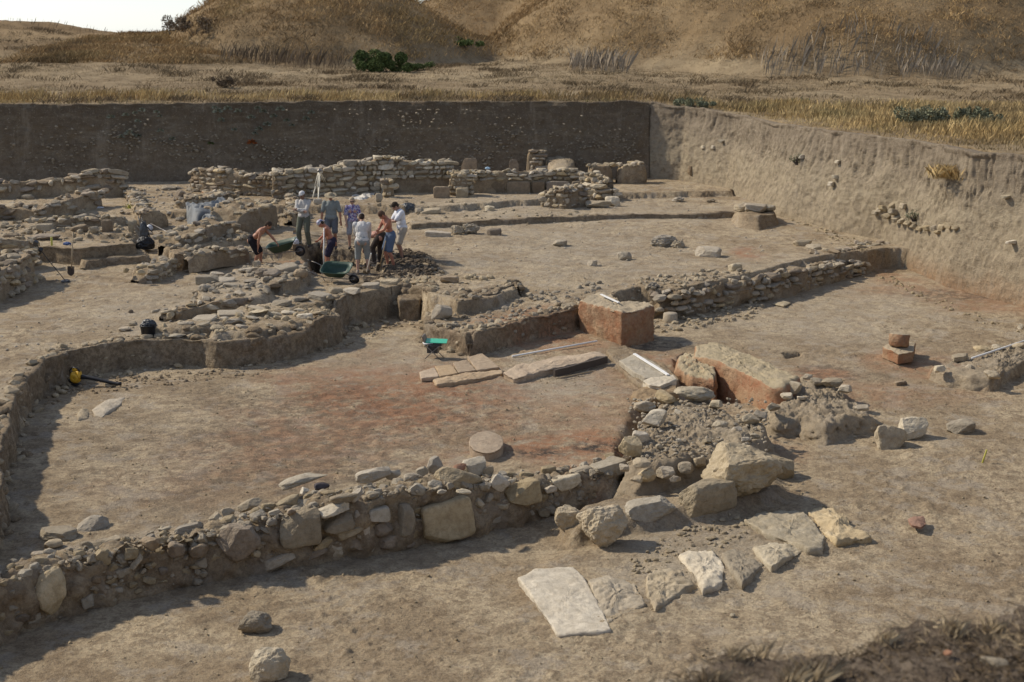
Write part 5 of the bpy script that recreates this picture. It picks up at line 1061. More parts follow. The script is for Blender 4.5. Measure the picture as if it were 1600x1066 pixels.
# bank at the camera
rng = np.random.RandomState(31); X = rng.uniform(.3, 5.2, 30000); Y = rng.uniform(3.2, 7.6, 30000); db = sdf_poly(X, Y, BANK); k = (db < .10) & (rng.rand(len(X)) < np.clip(.5 + 1.3 * fbm2(X, Y, 1.6, 4, 8), .05, 1)); X = X[k]; Y = Y[k]
grass_obj('bank_grass', 'dry matted brown grass on the near bank at the bottom right corner', X, Y, 5, .03 + .05 * np.clip(fbm2(X, Y, 1.1, 3, 45) + .3, 0, 1), .0024, 1.1, 32, 'bankg', .04, dark=smooth((fbm2(X, Y, 2.0, 3, 31) + .15) / .3) * .85)
rng = np.random.RandomState(33)
for i, (px, py, hh_, lb_) in enumerate([(1275,1040,.13,'thickest straw tuft on the near bank, at the bottom edge'),(1236,1052,.10,'straw tuft at the bottom edge, left of the thickest one'),(1150,1010,.07,'small tuft where the near bank juts up at its left'),(1192,1000,.09,'thin upright tuft on the notch of the near bank'),(1490,975,.08,'tuft on the rim of the near bank below the tile fragment'),(1550,960,.09,'tuft highest on the near bank towards the right corner'),(1385,985,.07,'tuft at the bend in the rim of the near bank'),(1110,1050,.08,'leftmost straw tuft at the bottom edge of the near bank')]):
    p = np.array(U3(px, py, BANKZ)); n_ = 40; X = p[0] + rng.uniform(-.035, .035, n_); Y = p[1] + rng.uniform(-.035, .035, n_)
    grass_obj('grass_tuft', lb_, X, Y, 3, hh_, .0010, .35, 40 + i, 'bankg', .012, kind=None, cat='grass tuft')['group'] = 'straw tufts on the near bank'
p = U3(1553, 1036, BANKZ + .02); v, f = rock_verts(71, 'flat', 4, .03); o = link('pebble', mesh_np('pebble', v * np.array([.115, .075, .05]), f, MAT['grey']), None, p, (0, 0, -.5)); tag(o, 'smooth oval pebble on the grassy bank at the bottom right corner', 'pebble')
p = U3(1481, 1020, BANKZ + .02); v, f = rock_verts(72, 'block', 2, .03); o = link('tile_fragment', mesh_np('tile_fragment', v * np.array([.035, .03, .02]), f, MAT['red']), None, p); tag(o, 'tiny orange fragment on the grassy bank left of the oval pebble', 'tile fragment')
# bushes
def bush(name, lab, px, py, wpx, hpx, mat, seed, n=2600, leaf=.05, dens=3.0, twig='darkwood', depth=.8, group=None, g=None, airy=0.0):
    g = at(px, py) if g is None else g; s = ppm(*g); R = wpx / s / 2 * 1.35; Hh = hpx / s * 1.75; rng = np.random.RandomState(seed)
    t = thing(name, lab, 'bush', tuple(g), 0, group)
    mg = Merge()
    cl = [(rng.uniform(-.85, .85) * R, rng.uniform(-.7, .7) * R * depth, Hh * rng.uniform(.15, .55), rng.uniform(.2, .42)) for _ in range(14)]
    P = []
    while len(P) < n:
        c = cl[rng.randint(14)]; q = rng.randn(3); q /= np.linalg.norm(q); r = c[3] * rng.uniform(.5 - airy, 1.05) ** .6
        p = np.array([c[0] + q[0] * r * R * .75, c[1] + q[1] * r * R * .7 * depth, c[2] + q[2] * r * Hh * .62])
        if p[2] > 0: P.append(p)
    P = np.array(P); a = rng.randn(n, 3); a /= np.linalg.norm(a, axis=1)[:, None]; b = rng.randn(n, 3); b -= a * (a * b).sum(1)[:, None]; b /= np.linalg.norm(b, axis=1)[:, None]; L = leaf * rng.uniform(.6, 1.4, n)[:, None]
    V = np.stack([P - a * L, P + b * L * .45, P + a * L, P - b * L * .45], 1).reshape(-1, 3); k = np.arange(n) * 4
    me = mesh_np('foliage', V, np.stack([k, k + 1, k + 2, k + 3], 1), MAT[mat], False); tt = np.zeros((len(V), 3)); tt[:, 2] = np.repeat(rng.rand(n), 4); attr(me, 'tint', tt)
    link('foliage', me, t)
    stems = []; F_ = []; 
    for i in range(16):
        c = cl[i % 9]; p0 = np.array([rng.uniform(-.15, .15) * R, rng.uniform(-.15, .15) * R, -.05]); p1 = np.array([c[0] + rng.randn() * .15 * R, c[1], c[2] * rng.uniform(.9, 1.3)])
        r0, r1 = .018, .006; k0 = len(stems)
        for q, rr in ((p0, r0), ((p0 + p1) / 2 + [0, 0, .1 * Hh], r0 * .7), (p1, r1)):
            for j in range(4): an = j * math.pi / 2; stems.append(q + rr * np.array([math.cos(an), math.sin(an), 0]))
        for m_ in range(2):
            for j in range(4): F_.append((k0 + m_ * 4 + j, k0 + m_ * 4 + (j + 1) % 4, k0 + m_ * 4 + 4 + (j + 1) % 4, k0 + m_ * 4 + 4 + j))
    link('stems', mesh_np('stems', np.array(stems), np.array(F_), MAT[twig]), t)
    return t
bush('bush', 'large dark green bush at the foot of the left mound', 603, 113, 66, 27, 'leafg', 5, 11000, .07)
bush('bush', 'low green bush to the right of the large dark green one', 650, 111, 46, 12, 'leafg', 2, 1800, .06)
bush('bush', 'green undergrowth in the hollow between the two mounds', 722, 74, 60, 12, 'leafg', 3, 1400, .09)
for i, (px, py, w, h, lb) in enumerate([(1432,197,50,26,'left one of three grey green bushes in the yellow grass'),(1487,198,42,27,'middle one of three grey green bushes in the yellow grass'),(1537,200,38,29,'right one of three grey green bushes in the yellow grass')]):
    bush('bush', lb, px, py, w, h, 'leafgrey', 10 + i, 2400, .05, group='grey green bushes near the right rim')
bush('bush', 'small olive bush near the rim in the yellow grass', 1248, 167, 24, 12, 'leafgrey', 15, 700, .05)
bush('bush', 'dark weedy bush growing over the rim near the pit corner', 1085, 170, 50, 16, 'leafgrey', 16, 1500, .05)
bush('bush', 'round brown shrub on the flat land at the left', 350, 137, 30, 14, 'deadleaf', 17, 900, .06) if MAT.setdefault('deadleaf', grass_mat('dead_leaves', (.15, .11, .07), (.20, .15, .10), (.09, .065, .045))) else None
bush('bush', 'bare grey thicket on the left foot of the mound against the sky', 305, 56, 72, 26, 'deadleaf', 18, 2600, .07, airy=.3)
# stands of dead stalks at the foot of the mounds
def stalks(lab, px, py, wpx, hpx, n, seed, mat='drygrey'):
    n = int(n * 1.8)
    g = at(px, py); s = ppm(*g); rng = np.random.RandomState(seed); X = g[0] + rng.uniform(-.5, .5, n) * wpx / s; Y = g[1] + rng.uniform(-2.5, 2.5, n)
    grass_obj('dead_stalks', lab, X, Y, 1, hpx / s * .8, .008, .2, seed, mat, .05, kind='stuff', cat='stalks')
stalks('tall pale dead stalks at the foot of the right mound', 935, 108, 90, 42, 150, 51); stalks('scattered pale dead stalks on the right mound', 1280, 112, 180, 44, 150, 52); stalks('greyish dead stalks at the far right foot of the mound', 1450, 108, 110, 38, 160, 53)
stalks('greyish dead stalks in front of the left mound', 440, 100, 190, 32, 260, 54, 'deadleaf'); stalks('thin dark weeds along the left skyline', 120, 48, 330, 12, 90, 55, 'deadleaf')
# plants growing out of the dark back face
rng = np.random.RandomState(61)
def face_plant(px, py, w, mat, seed, lab, grp):
    d = ray(px, py); t = 60.0 / d[1]; q = d * t + np.array([0, 0, H]); q[1] = np.interp(q[0], [b_[0] for b_ in base_b], [b_[1] for b_ in base_b]) + .10 + .25 * (q[2] - .6) / 3.3; R = w / 37 / 2
    rg_ = np.random.RandomState(seed); n = 60; a = rg_.uniform(0, math.pi, n); L = R * rg_.uniform(.5, 1.2, n); ex = np.cos(a) * L; ez = np.sin(a) * L * .9 - .25 * R; ey = -rg_.uniform(.1, .8, n) * R
    wd = .022; V = []
    for i in range(n):
        e = np.array([ex[i], ey[i], ez[i]]); s_ = np.cross(e, [0, 1, 0]); s_ = s_ / (np.linalg.norm(s_) + 1e-9) * wd
        V += [[0, .05, 0], list(e * .5 + s_ + [0, 0, .3 * wd]), list(e), list(e * .5 - s_)]
    me = mesh_np('wall_plant', np.array(V), np.arange(n * 4).reshape(-1, 4), MAT[mat], False); tt = np.zeros((n * 4, 3)); tt[:, 2] = np.repeat(rg_.rand(n), 4); attr(me, 'tint', tt)
    tag(link('wall_plant', me, None, tuple(q)), lab, 'plant', grp)
MAT['silver'] = grass_mat('silver_leaves', (.22, .24, .19), (.30, .32, .26), (.15, .17, .13)); MAT['rust'] = grass_mat('rusty_leaves', (.30, .09, .03), (.38, .13, .04), (.2, .06, .02))
for i, (px, py, w) in enumerate([(174,183,14),(196,180,12),(210,177,10),(221,173,14),(243,176,12),(248,182,9),(215,190,12),(190,214,12),(203,209,20),(216,213,12),(250,205,12),(268,218,12),(335,176,18),(350,172,16),(365,176,14),(340,190,14),(395,172,12),(404,177,14),(430,174,16),(385,186,14),(420,185,14),(398,205,14),(410,198,16),(392,212,12),(470,190,16),(478,180,12),(440,192,12),(360,205,10),(448,200,10),(330,170,10)]):
    face_plant(px, py, w, 'silver', 70 + i, 'pale silvery plant growing out of the dark back face', 'silvery plants on the dark back face')
face_plant(387, 226, 18, 'rust', 111, 'rust coloured plant low on the dark back face', None)
face_plant(325, 226, 12, 'leafg', 112, 'dark green plant low on the dark back face', None)
g = at(203, 326); rr = np.random.RandomState(7); grass_obj('weed', 'single yellow green weed on the left terrace floor', g[0] + rr.randn(10) * .08, g[1] + rr.randn(10) * .08, 4, .22, .016, .5, 62, 'weedy', .03, kind=None, cat='weed') if MAT.setdefault('weedy', grass_mat('weed_leaves', (.30, .32, .06), (.38, .38, .10), (.2, .22, .05))) else None
p = on_bank(1487, 262); tuf = grass_obj('hanging_grass', 'clump of dry grass hanging in the slumped notch of the pale pit side', p[0] + .1 + rr.randn(60) * .3, p[1] + rr.randn(60) * .35, 9, .42, .006, .5, 63, 'straw', .10, kind=None, cat='grass clump', outside=False)
tuf.location.z = p[2] - .3
p = on_bank(1432, 338)
bush('weed', 'small grey green weed beside the curved stone course in the pale pit side', 1432, 338, 24, 14, 'leafgrey', 19, 300, .03, g=p + np.array([-.05, 0, -.1])); p = on_bank(1250, 250); bush('weed', 'thin green weed high in the pale pit side', 1250, 250, 18, 14, 'leafgrey', 20, 240, .03, g=p + np.array([-.1, 0, -.1]))
# ------------------------------------------------------------------ tools and gear
def bm_box(mg, c, d, R=None, bev=.0):
    v, f = rock_like_box(); V = v * np.array(d)
    if R is not None: V = V @ np.array(R).T
    mg.add(V + np.array(c), f)
_bx = []
def rock_like_box():                    # a box with softened edges, triangulated
    if not _bx:
        n = 5; V = []; 
        t = np.array([-.5, -.46, 0, .46, .5]); 
        import itertools
        idx = {}; F_ = []
        def vid(p):
            k = tuple(np.round(p, 4))
            if k not in idx:
                q = np.array(p); m = np.abs(q) > .47; 
                idx[k] = len(V); V.append(q * (1 - .02 * (m.sum() - 1)))
            return idx[k]
        for ax in range(3):
            for sgn in (-.5, .5):
                for i in range(4):
                    for j in range(4):
                        c = []
                        for (a, b) in ((i, j), (i + 1, j), (i + 1, j + 1), (i, j + 1)):
                            p = [0, 0, 0]; p[ax] = sgn; p[(ax + 1) % 3] = t[a]; p[(ax + 2) % 3] = t[b]; c.append(vid(p))
                        if sgn < 0: c = c[::-1]
                        F_ += [(c[0], c[1], c[2]), (c[0], c[2], c[3])]
        _bx.append((np.array(V), np.array(F_)))
    return _bx[0]
def rbox(name, c, d, mat, parent=None, rot=(0, 0, 0)):
    v, f = rock_like_box(); return link(name, mesh_np(name, v * np.array(d), f, MAT[mat] if isinstance(mat, str) else mat, False), parent, c, rot)
def tube(mg, pts, r, n=8):
    P = np.array(pts, float); V = []; 
    for i, p in enumerate(P):
        d = P[min(i + 1, len(P) - 1)] - P[max(i - 1, 0)]; d /= np.linalg.norm(d) + 1e-9
        u = np.cross(d, [0.13, .2, 1.0]); u /= np.linalg.norm(u); w = np.cross(d, u); rr = r[i] if hasattr(r, '__len__') else r
        for k in range(n): a = 2 * math.pi * k / n; V.append(p + rr * (math.cos(a) * u + math.sin(a) * w))
    F_ = []
    for i in range(len(P) - 1):
        for k in range(n): a, b, c, e = i * n + k, i * n + (k + 1) % n, (i + 1) * n + (k + 1) % n, (i + 1) * n + k; F_ += [(a, b, c), (a, c, e)]
    for base, flip in ((0, 1), ((len(P) - 1) * n, 0)):
        for k in range(1, n - 1): F_.append((base, base + k + 1, base + k) if flip else (base, base + k, base + k + 1))
    mg.add(np.array(V), np.array(F_))
def tubes(name, lst, mat, parent=None, sm=True):
    mg = Merge()
    for pts, r in lst: tube(mg, pts, r)
    return mg.build(name, mat, parent, sm)
def wheelbarrow(label, loc, rz, pitch=0.0, roll=0.0, sc_=1.0):
    t = thing('wheelbarrow', label, 'wheelbarrow', tuple(loc), 0); t.rotation_euler = (Matrix.Rotation(rz, 3, 'Z') @ Matrix.Rotation(pitch, 3, 'Y') @ Matrix.Rotation(roll, 3, 'X')).to_euler()
    def loop(x0, x1, w, z, n=28, e=5.0):
        a = np.linspace(0, 2 * math.pi, n, endpoint=False); c, s = np.cos(a), np.sin(a)
        return np.column_stack([(x0 + x1) / 2 + (x1 - x0) / 2 * np.sign(c) * np.abs(c) ** (2 / e), w / 2 * np.sign(s) * np.abs(s) ** (2 / e), np.full(n, z) + 0.0])
    L = []
    for (k, out) in ((1, 1), ):
        L += [loop(-.22, .24, .34, .33), loop(-.30, .36, .44, .36), loop(-.40, .50, .60, .52), loop(-.45, .60, .70, .64), loop(-.475, .63, .735, .645), loop(-.475, .63, .735, .628), loop(-.455, .61, .705, .628)]
        L += [loop(-.44, .585, .685, .635), loop(-.39, .485, .585, .52), loop(-.29, .345, .425, .372), loop(-.21, .23, .33, .345)]
    V = np.vstack(L); V[:, 2] += .05 * np.clip(V[:, 0] - .1, 0, 1) * (V[:, 2] > .5); n = 28
    F_ = []
    for r in range(len(L) - 1):
        for k in range(n): a, b, c, e = r * n + k, r * n + (k + 1) % n, (r + 1) * n + (k + 1) % n, (r + 1) * n + k; F_ += [(a, b, c), (a, c, e)]
    for base, fl in ((0, 1), ((len(L) - 1) * n, 0)):
        for k in range(1, n - 1): F_.append((base, base + k + 1, base + k) if fl else (base, base + k, base + k + 1))
    link('tray', mesh_np('tray', V, F_, MAT['green']), t)
    tubes('frame', [([(-1.0, s * .30, .62), (-.78, s * .29, .56), (-.3, s * .24, .33), (.25, s * .17, .30), (.62, s * .06, .21), (.72, s * .06, .20)], .016) for s in (-1, 1)] + [([(.60, -.10, .20), (.60, .10, .20)], .014)], 'steel', t)
    for s in (-1, 1):
        tubes('handle_grip', [([(-1.12, s * .305, .655), (-.98, s * .30, .615)], .02)], 'black', t)
        tubes('leg', [([(-.05, s * .2, .32), (-.18, s * .25, .02), (-.30, s * .25, .02), (-.40, s * .25, .36)], .014)], 'steel', t)
    w = link('wheel', bpy.data.meshes.new('wheel'), t, (.66, 0, .19), (math.pi / 2, 0, 0)); w.data = lathe('tyre_tmp', [(.13, -.03), (.17, -.042), (.19, -.025), (.195, 0), (.19, .025), (.17, .042), (.13, .03), (.125, 0), (.13, -.03)], 28, 'black').data
    bpy.data.objects.remove(bpy.data.objects['tyre_tmp']); w.data.name = 'wheel'
    o = lathe('rim', [(.01, -.04), (.03, -.04), (.035, -.012), (.125, -.018), (.132, 0), (.125, .018), (.035, .012), (.03, .04), (.01, .04)], 24, 'steel', w)
    t.scale = (sc_,) * 3; return t
wheelbarrow('green wheelbarrow standing at the near edge of the dig pit, tray open to the viewer', np.array(U3(527, 441, .05)), math.radians(-14), .03, math.radians(26), .80)
wheelbarrow('green wheelbarrow with its nose tipped up, in front of the bending shirtless man', np.array(U3(440, 413, .08)) + np.array([0, .55, .05]), math.radians(-6), math.radians(-13), math.radians(8), .85)
def shovel(label, a, b, hm='wood', blade=True, yaw=0.0, cat='shovel', name='shovel', bm='steel', bl=.27, grip=False):
    a = Vector(a); b = Vector(b); d = (b - a).normalized(); t = thing(name, label, cat, tuple(a))
    q = (-d).to_track_quat('Z', 'Y'); t.rotation_euler = (q.to_matrix() @ Matrix.Rotation(yaw, 3, 'Z')).to_euler(); L = (b - a).length     # local z runs from the blade tip up the handle
    t.location = b
    tubes('handle', [([(0, 0, bl * .8), (0, 0.004, L * .5), (0, 0, L)], .017)] + ([([(-.055, 0, L), (.055, 0, L)], .014)] if grip else []), hm, t)
    n = 11; V = []; F_ = []
    for side in (0, 1):
        for i in range(n):
            v_ = i / (n - 1); zz = bl * (1 - v_); hw = .105 * (1 - .0 * v_) if v_ < .55 else .105 * math.sqrt(max(0, 1 - ((v_ - .55) / .46) ** 2)) + .004
            for j in range(9): u_ = j / 4 - 1; V.append((hw * u_, .028 * (u_ * u_) + .02 * (1 - v_) + (.004 if side else 0) - .03 * math.exp(-(u_ * 4) ** 2) * (1 - v_), zz))
    for side in (0, 1):
        o_ = side * n * 9
        for i in range(n - 1):
            for j in range(8): a_, b_, c_, e_ = o_ + i * 9 + j, o_ + i * 9 + j + 1, o_ + (i + 1) * 9 + j + 1, o_ + (i + 1) * 9 + j; F_ += [(a_, b_, c_), (a_, c_, e_)] if side else [(a_, c_, b_), (a_, e_, c_)]
    link('blade', mesh_np('blade', np.array(V), np.array(F_), MAT[bm]), t)
    return t
g = at(112, 431); shovel('shovel standing upright against the left terrace, its pale handle up', g + np.array([.05, .25, 1.25]), g + np.array([-.02, .02, 0]), yaw=.2, bm='darkwood')
g = at(458, 366); h_ = at(512, 373); shovel('shovel lying on the ground behind the dig pit, its blade at the left', h_ + np.array([0, 0, .06]), g + np.array([0, 0, .05]), yaw=1.5)
# survey tripod
MAT['tripodw'] = plain('pale_varnished_wood', (.74, .68, .54), .5)
ap = np.array(U3(499, 267, 0)); fz = .6; f1 = np.array(U3(487, 316, .56)); f2 = np.array(U3(497, 320, .55)); f3 = np.array(U3(513, 311, .57)); f3[1] += 1.0
yb = (f1[1] + f2[1] + f3[1]) / 3 - .1; d = ray(499, 267); top_ = d * (yb / d[1]) + np.array([0, 0, H])
tp = thing('tripod', 'tall pale surveying tripod standing in front of the neatly laid back wall', 'tripod', tuple(f2))
for i, f_ in enumerate((f1, f2, f3)):
    a = Vector(f_) - tp.location; b = Vector(top_) - tp.location; m_ = a.lerp(b, .5); sd = (b - a).cross(Vector((0, 1, 0))).normalized() * .03
    tubes('leg', [([a, m_], .024), ([a.lerp(b, .42) - sd, b - sd * .8], .017), ([a.lerp(b, .42) + sd, b + sd * .8], .017)], 'tripodw', tp)
lathe('tripod_head', [(.01, -.02), (.085, -.02), (.09, 0), (.09, .03), (.05, .04), (.04, .08), (.01, .08)], 20, 'steel', tp, tuple(Vector(top_) - tp.location))
# leaf blower
lb = at(120, 603); t = thing('leaf_blower', 'yellow and black leaf blower lying at the foot of the shaded earth bank', 'leaf blower', tuple(lb), math.radians(-14))
v, f = rock_verts(9, 'round', 4, .01); v2, f2_ = rock_verts(12, 'block', 3, .01); mg = Merge(); mg.add(v * np.array([.24, .2, .26]) + np.array([0, 0, .20]), f); mg.add(v2 * np.array([.13, .16, .16]) + np.array([.06, -.02, .26]), f2_); bm_box(mg, (-.02, 0, .36), (.10, .06, .06)); mg.build('engine_housing', 'yellow_paint', t, True)
lathe('fan_cover', [(.01, .0), (.03, .012), (.09, .01), (.10, -.01), (.1, -.03)], 24, 'yellow_paint', t, (.0, -.105, .19), (math.pi / 2, 0, 0))
mg = Merge(); v, f = rock_verts(10, 'block', 3, .01); mg.add(v * np.array([.16, .2, .12]) + np.array([-.09, .02, .10]), f); mg.add(v * np.array([.2, .18, .06]) + np.array([.0, 0, .03]), f); mg.build('fuel_tank', 'black', t, True)
tubes('handle', [([(-.14, 0, .22), (-.15, 0, .34), (-.08, 0, .41), (.04, 0, .40), (.10, 0, .32)], .018)], 'black', t)
tubes('blower_pipe', [([(.06, .02, .20), (.16, .02, .205), (.28, .03, .20), (.5, .05, .16), (.8, .08, .10), (.95, .10, .08), (1.02, .11, .08)], [.055, .05, .046, .042, .04, .034, .046])], 'black', t)
# black bucket with a bag in it
g = at(232, 526); t = thing('bucket', 'black rubber bucket stuffed with a dark bag, standing on the baulk above the burnt room', 'bucket', tuple(g))
lathe('bucket_body', [(.01, 0), (.14, 0), (.155, .02), (.18, .26), (.19, .265), (.185, .28), (.165, .27), (.14, .03), (.01, .02)], 30, 'black', t)
MAT['bin'] = plain('dark_grey_bag', (.04, .042, .045), .35, spec=.6)
def crumple(name, dims, mat, parent, loc, seed, amp=.34, rz=0):
    v, f = ICO[4]; p = v.copy(); n1 = 1 - np.abs(fbm3(v + seed, 1.8, 4, seed, .6)) * 2.2; p = p * (1 + amp * n1)[:, None]; p[:, 2] = np.where(p[:, 2] < -.6, -.6 + (p[:, 2] + .6) * .2, p[:, 2])
    lo, hi = p.min(0), p.max(0); p = (p - (lo + hi) / 2) / (hi - lo)
    return link(name, mesh_np(name, p * np.array(dims), f, MAT[mat]), parent, loc, (0, 0, rz))
crumple('bag', (.38, .30, .24), 'bin', t, (.02, 0, .30), 5, .6)
o = crumple('rubble_sack', (.62, .5, .42), 'bin', None, tuple(at(637, 333) + np.array([0, .2, .16])), 8); tag(o, 'black plastic sack on the ground behind the man in the white T-shirt', 'sack')
MAT['whitebag'] = plain('white_plastic', (.66, .68, .72), .4); MAT['canvas'] = plain('pale_canvas', (.52, .49, .43), .8); MAT['greyplastic'] = plain('grey_plastic_sheet', (.15, .158, .16), .65, spec=.3); MAT['lightblue'] = plain('light_blue_plastic', (.35, .5, .62), .5)
g = at(465, 391); o = rbox('wooden_box', tuple(g + np.array([0, .1, .09])), (.34, .26, .2), 'brown', None, (0, 0, .2)); tag(o, 'low brown box on the edge of the dig pit under the white bag', 'box')
o = crumple('plastic_bag', (.32, .26, .26), 'whitebag', None, tuple(g + np.array([-.03, .12, .30])), 11); tag(o, 'crumpled white plastic bag on the low brown box by the dig pit', 'plastic bag')
o = crumple('plastic_bag', (.22, .14, .10), 'lightblue', None, U3(690, 273, 1.62), 12); tag(o, 'light blue plastic bag on the wall of upright slabs', 'plastic bag'); _p = U(712, 306, .6); o.location = (U(762, 306, .6)[0] , U(762, 306, .6)[1] + .3, 1.66)
def sheet(name, lab, pix, z, mat, seed, amp=.12, drop=.3, cat='sheet', hump=.1):
    return shaped_sheet(name, lab, [U(x, y, z) for x, y in pix], z, mat, seed, amp, drop, cat, hump)
def shaped_sheet(name, lab, outline, z, mat, seed, amp, drop, cat, hump):
    pts = np.array(outline); c = pts.mean(0); n = 110; q = np.vstack([pts, pts[:1]]); L = np.concatenate([[0], np.cumsum(np.linalg.norm(np.diff(q, axis=0), axis=1))]); s = np.linspace(0, L[-1], n, endpoint=False)
    ring = np.stack([np.interp(s, L, q[:, k]) for k in range(2)], 1) - c; V = []
    for r in np.linspace(1, .02, 34): V.append(np.column_stack([ring * r, np.full(n, hump * (1 - r * r) - drop * smooth((r - .72) / .28) * (ring[:, 1] < 0))]))
    Q = np.vstack(V); g = Q + np.array([c[0], c[1], 0]); st = g * np.array([1, .45, .3]); fold = 1 - np.abs(fbm3(st, 2.2, 4, seed, .55)) * 2.4; Q[:, 2] += amp * (fold - .5); Q[:, 1] -= amp * .6 * fold * (Q[:, 2] < 0)
    R = 34; i = np.arange((R - 1) * n); r = i // n; k = i % n; b = r * n
    me = mesh_np(name, Q, np.stack([b + k, b + (k + 1) % n, b + n + (k + 1) % n, b + n + k], 1), MAT[mat]); o = link(name, me, None, (c[0], c[1], z)); m_ = o.modifiers.new('thickness', 'SOLIDIFY'); m_.thickness = .006
    return tag(o, lab, cat)
sheet('tarpaulin', 'pale canvas sheet lying in front of the neatly laid back wall', [(542,312),(552,305),(566,303),(586,304),(582,309),(566,313)], .72, 'canvas', 3, .10, .12, 'tarpaulin', .06)
sheet('plastic_sheet', 'grey plastic sheet draped over the low rubble wall at the left', [(290,320),(306,316),(330,318),(345,310),(355,314),(354,330),(334,334),(308,337),(296,336)], 1.02, 'greyplastic', 4, .16, .5, 'plastic sheet', .10)
sheet('plastic_sheet', 'smaller grey plastic sheet fallen in front of the larger grey one', [(314,344),(322,336),(340,334),(345,342),(330,350),(316,356)], .90, 'greyplastic', 6, .14, .3, 'plastic sheet', .08)
# folding stool with papers
g = at(678, 560); t = thing('folding_stool', 'small folding metal stool on the burnt room floor carrying a green clipboard', 'stool', tuple(g), -.15)
for s in (-1, 1): tubes('frame', [([(-.20, s * .16, 0), (.18, s * .16, .36)], .010), ([(.20, s * .16, 0), (-.18, s * .16, .36)], .010)] + ([([(-.20, -.16, 0), (-.20, .16, 0)], .010), ([(.20, -.16, 0), (.20, .16, 0)], .010)] if s > 0 else []), 'steel', t)
rbox('seat', (0, 0, .36), (.40, .34, .025), 'black', t); rbox('shelf_bag', (-.02, .02, .22), (.26, .24, .16), 'bin', t); rbox('backrest', (-.21, .0, .47), (.03, .32, .2), 'steel', t, (0, -.35, 0))
o = rbox('clipboard', tuple(g + np.array([.07, .0, .425])), (.50, .30, .014), 'mint', None, (.12, .03, -.05)); tag(o, 'bright green clipboard lying on the folding stool', 'clipboard')
o = rbox('paper', tuple(g + np.array([-.14, -.10, .395])), (.22, .16, .006), 'white', None, (.1, 0, .3)); tag(o, 'white papers sticking out under the green clipboard', 'paper')
# left side gear
g = at(226, 389); t = thing('equipment_bag', 'black equipment bag with folded poles slumped at the end of the left terrace', 'bag', tuple(g))
crumple('bag_body', (.62, .5, .42), 'black', t, (.0, .1, .18), 21); crumple('flap', (.3, .2, .7), 'bin', t, (-.05, .2, .5), 22)
for i, (a, b) in enumerate([((.0, .1, .1), (-.22, .3, .98)), ((.1, .1, .1), (-.12, .32, .95)), ((.2, .12, .15), (-.02, .3, .86)), ((.22, .1, .1), (-.25, .2, .7)), ((.25, .1, .5), (-.2, .2, .95))]): tubes('pole', [([a, b], .016)], 'black', t)
a = at(236, 361); b = at(279, 375); tag(tubes('pole', [([a + np.array([0, 0, .25]), (a + b) / 2 + np.array([0, 0, .16]), b + np.array([0, 0, .03])], .016)], 'steel'), 'thin grey pole resting on the ground right of the black equipment bag', 'pole')
o = crumple('plastic_bag', (.24, .2, .2), 'whitebag', None, tuple(at(234, 359) + np.array([0, 0, .08])), 23); tag(o, 'small white bag beside the black equipment bag', 'plastic bag')
g = at(102, 441); top_ = np.array(U3(57, 379, 1.12)); top_ = g + np.array([-.92, .5, 1.02])
t = thing('metal_detector', 'black metal detector leaning on the rubble at the left edge', 'metal detector', tuple(g)); V_ = Vector(top_) - t.location
tubes('shaft', [([(0, 0, .05), V_ * .5, V_], .012)], 'black', t); lathe('search_coil', [(.01, .02), (.09, .02), (.12, .015), (.125, 0), (.12, -.015), (.01, -.015)], 28, 'black', t, (0, 0, .03), (.2, 0, 0)); rbox('control_box', tuple(V_ + Vector((.0, -.03, .02))), (.12, .10, .16), 'bin', t, (.4, .5, 0)); rbox('arm_rest', tuple(V_ * .86 + Vector((0, 0, -.05))), (.1, .14, .16), 'black', t, (.4, .5, 0))
o = crumple('cloth', (.26, .2, .10), 'bluep', None, tuple(at(105, 383) + np.array([0, 0, .05])), 24); tag(o, 'small blue cloth on the edge of the left terrace', 'cloth')
g = at(81, 386); tag(rod('stake', g - np.array([0, 0, .1]), g + np.array([.01, 0, .30]), .03, 'yellowwood'), 'upright yellow stake on the left terrace beside the blue cloth', 'stake')
g = at(34, 334); tag(rod('stake', g - np.array([0, 0, .1]), g + np.array([.06, 0, .22]), .015, 'wood'), 'short pale peg in front of the jumbled lower wall at the left', 'stake')
o = crumple('dust_sheet', (.5, .3, .06), 'whitebag', None, tuple(at(152, 325) + np.array([0, 0, .02])), 25); tag(o, 'small white scrap lying on the left terrace floor', 'scrap')
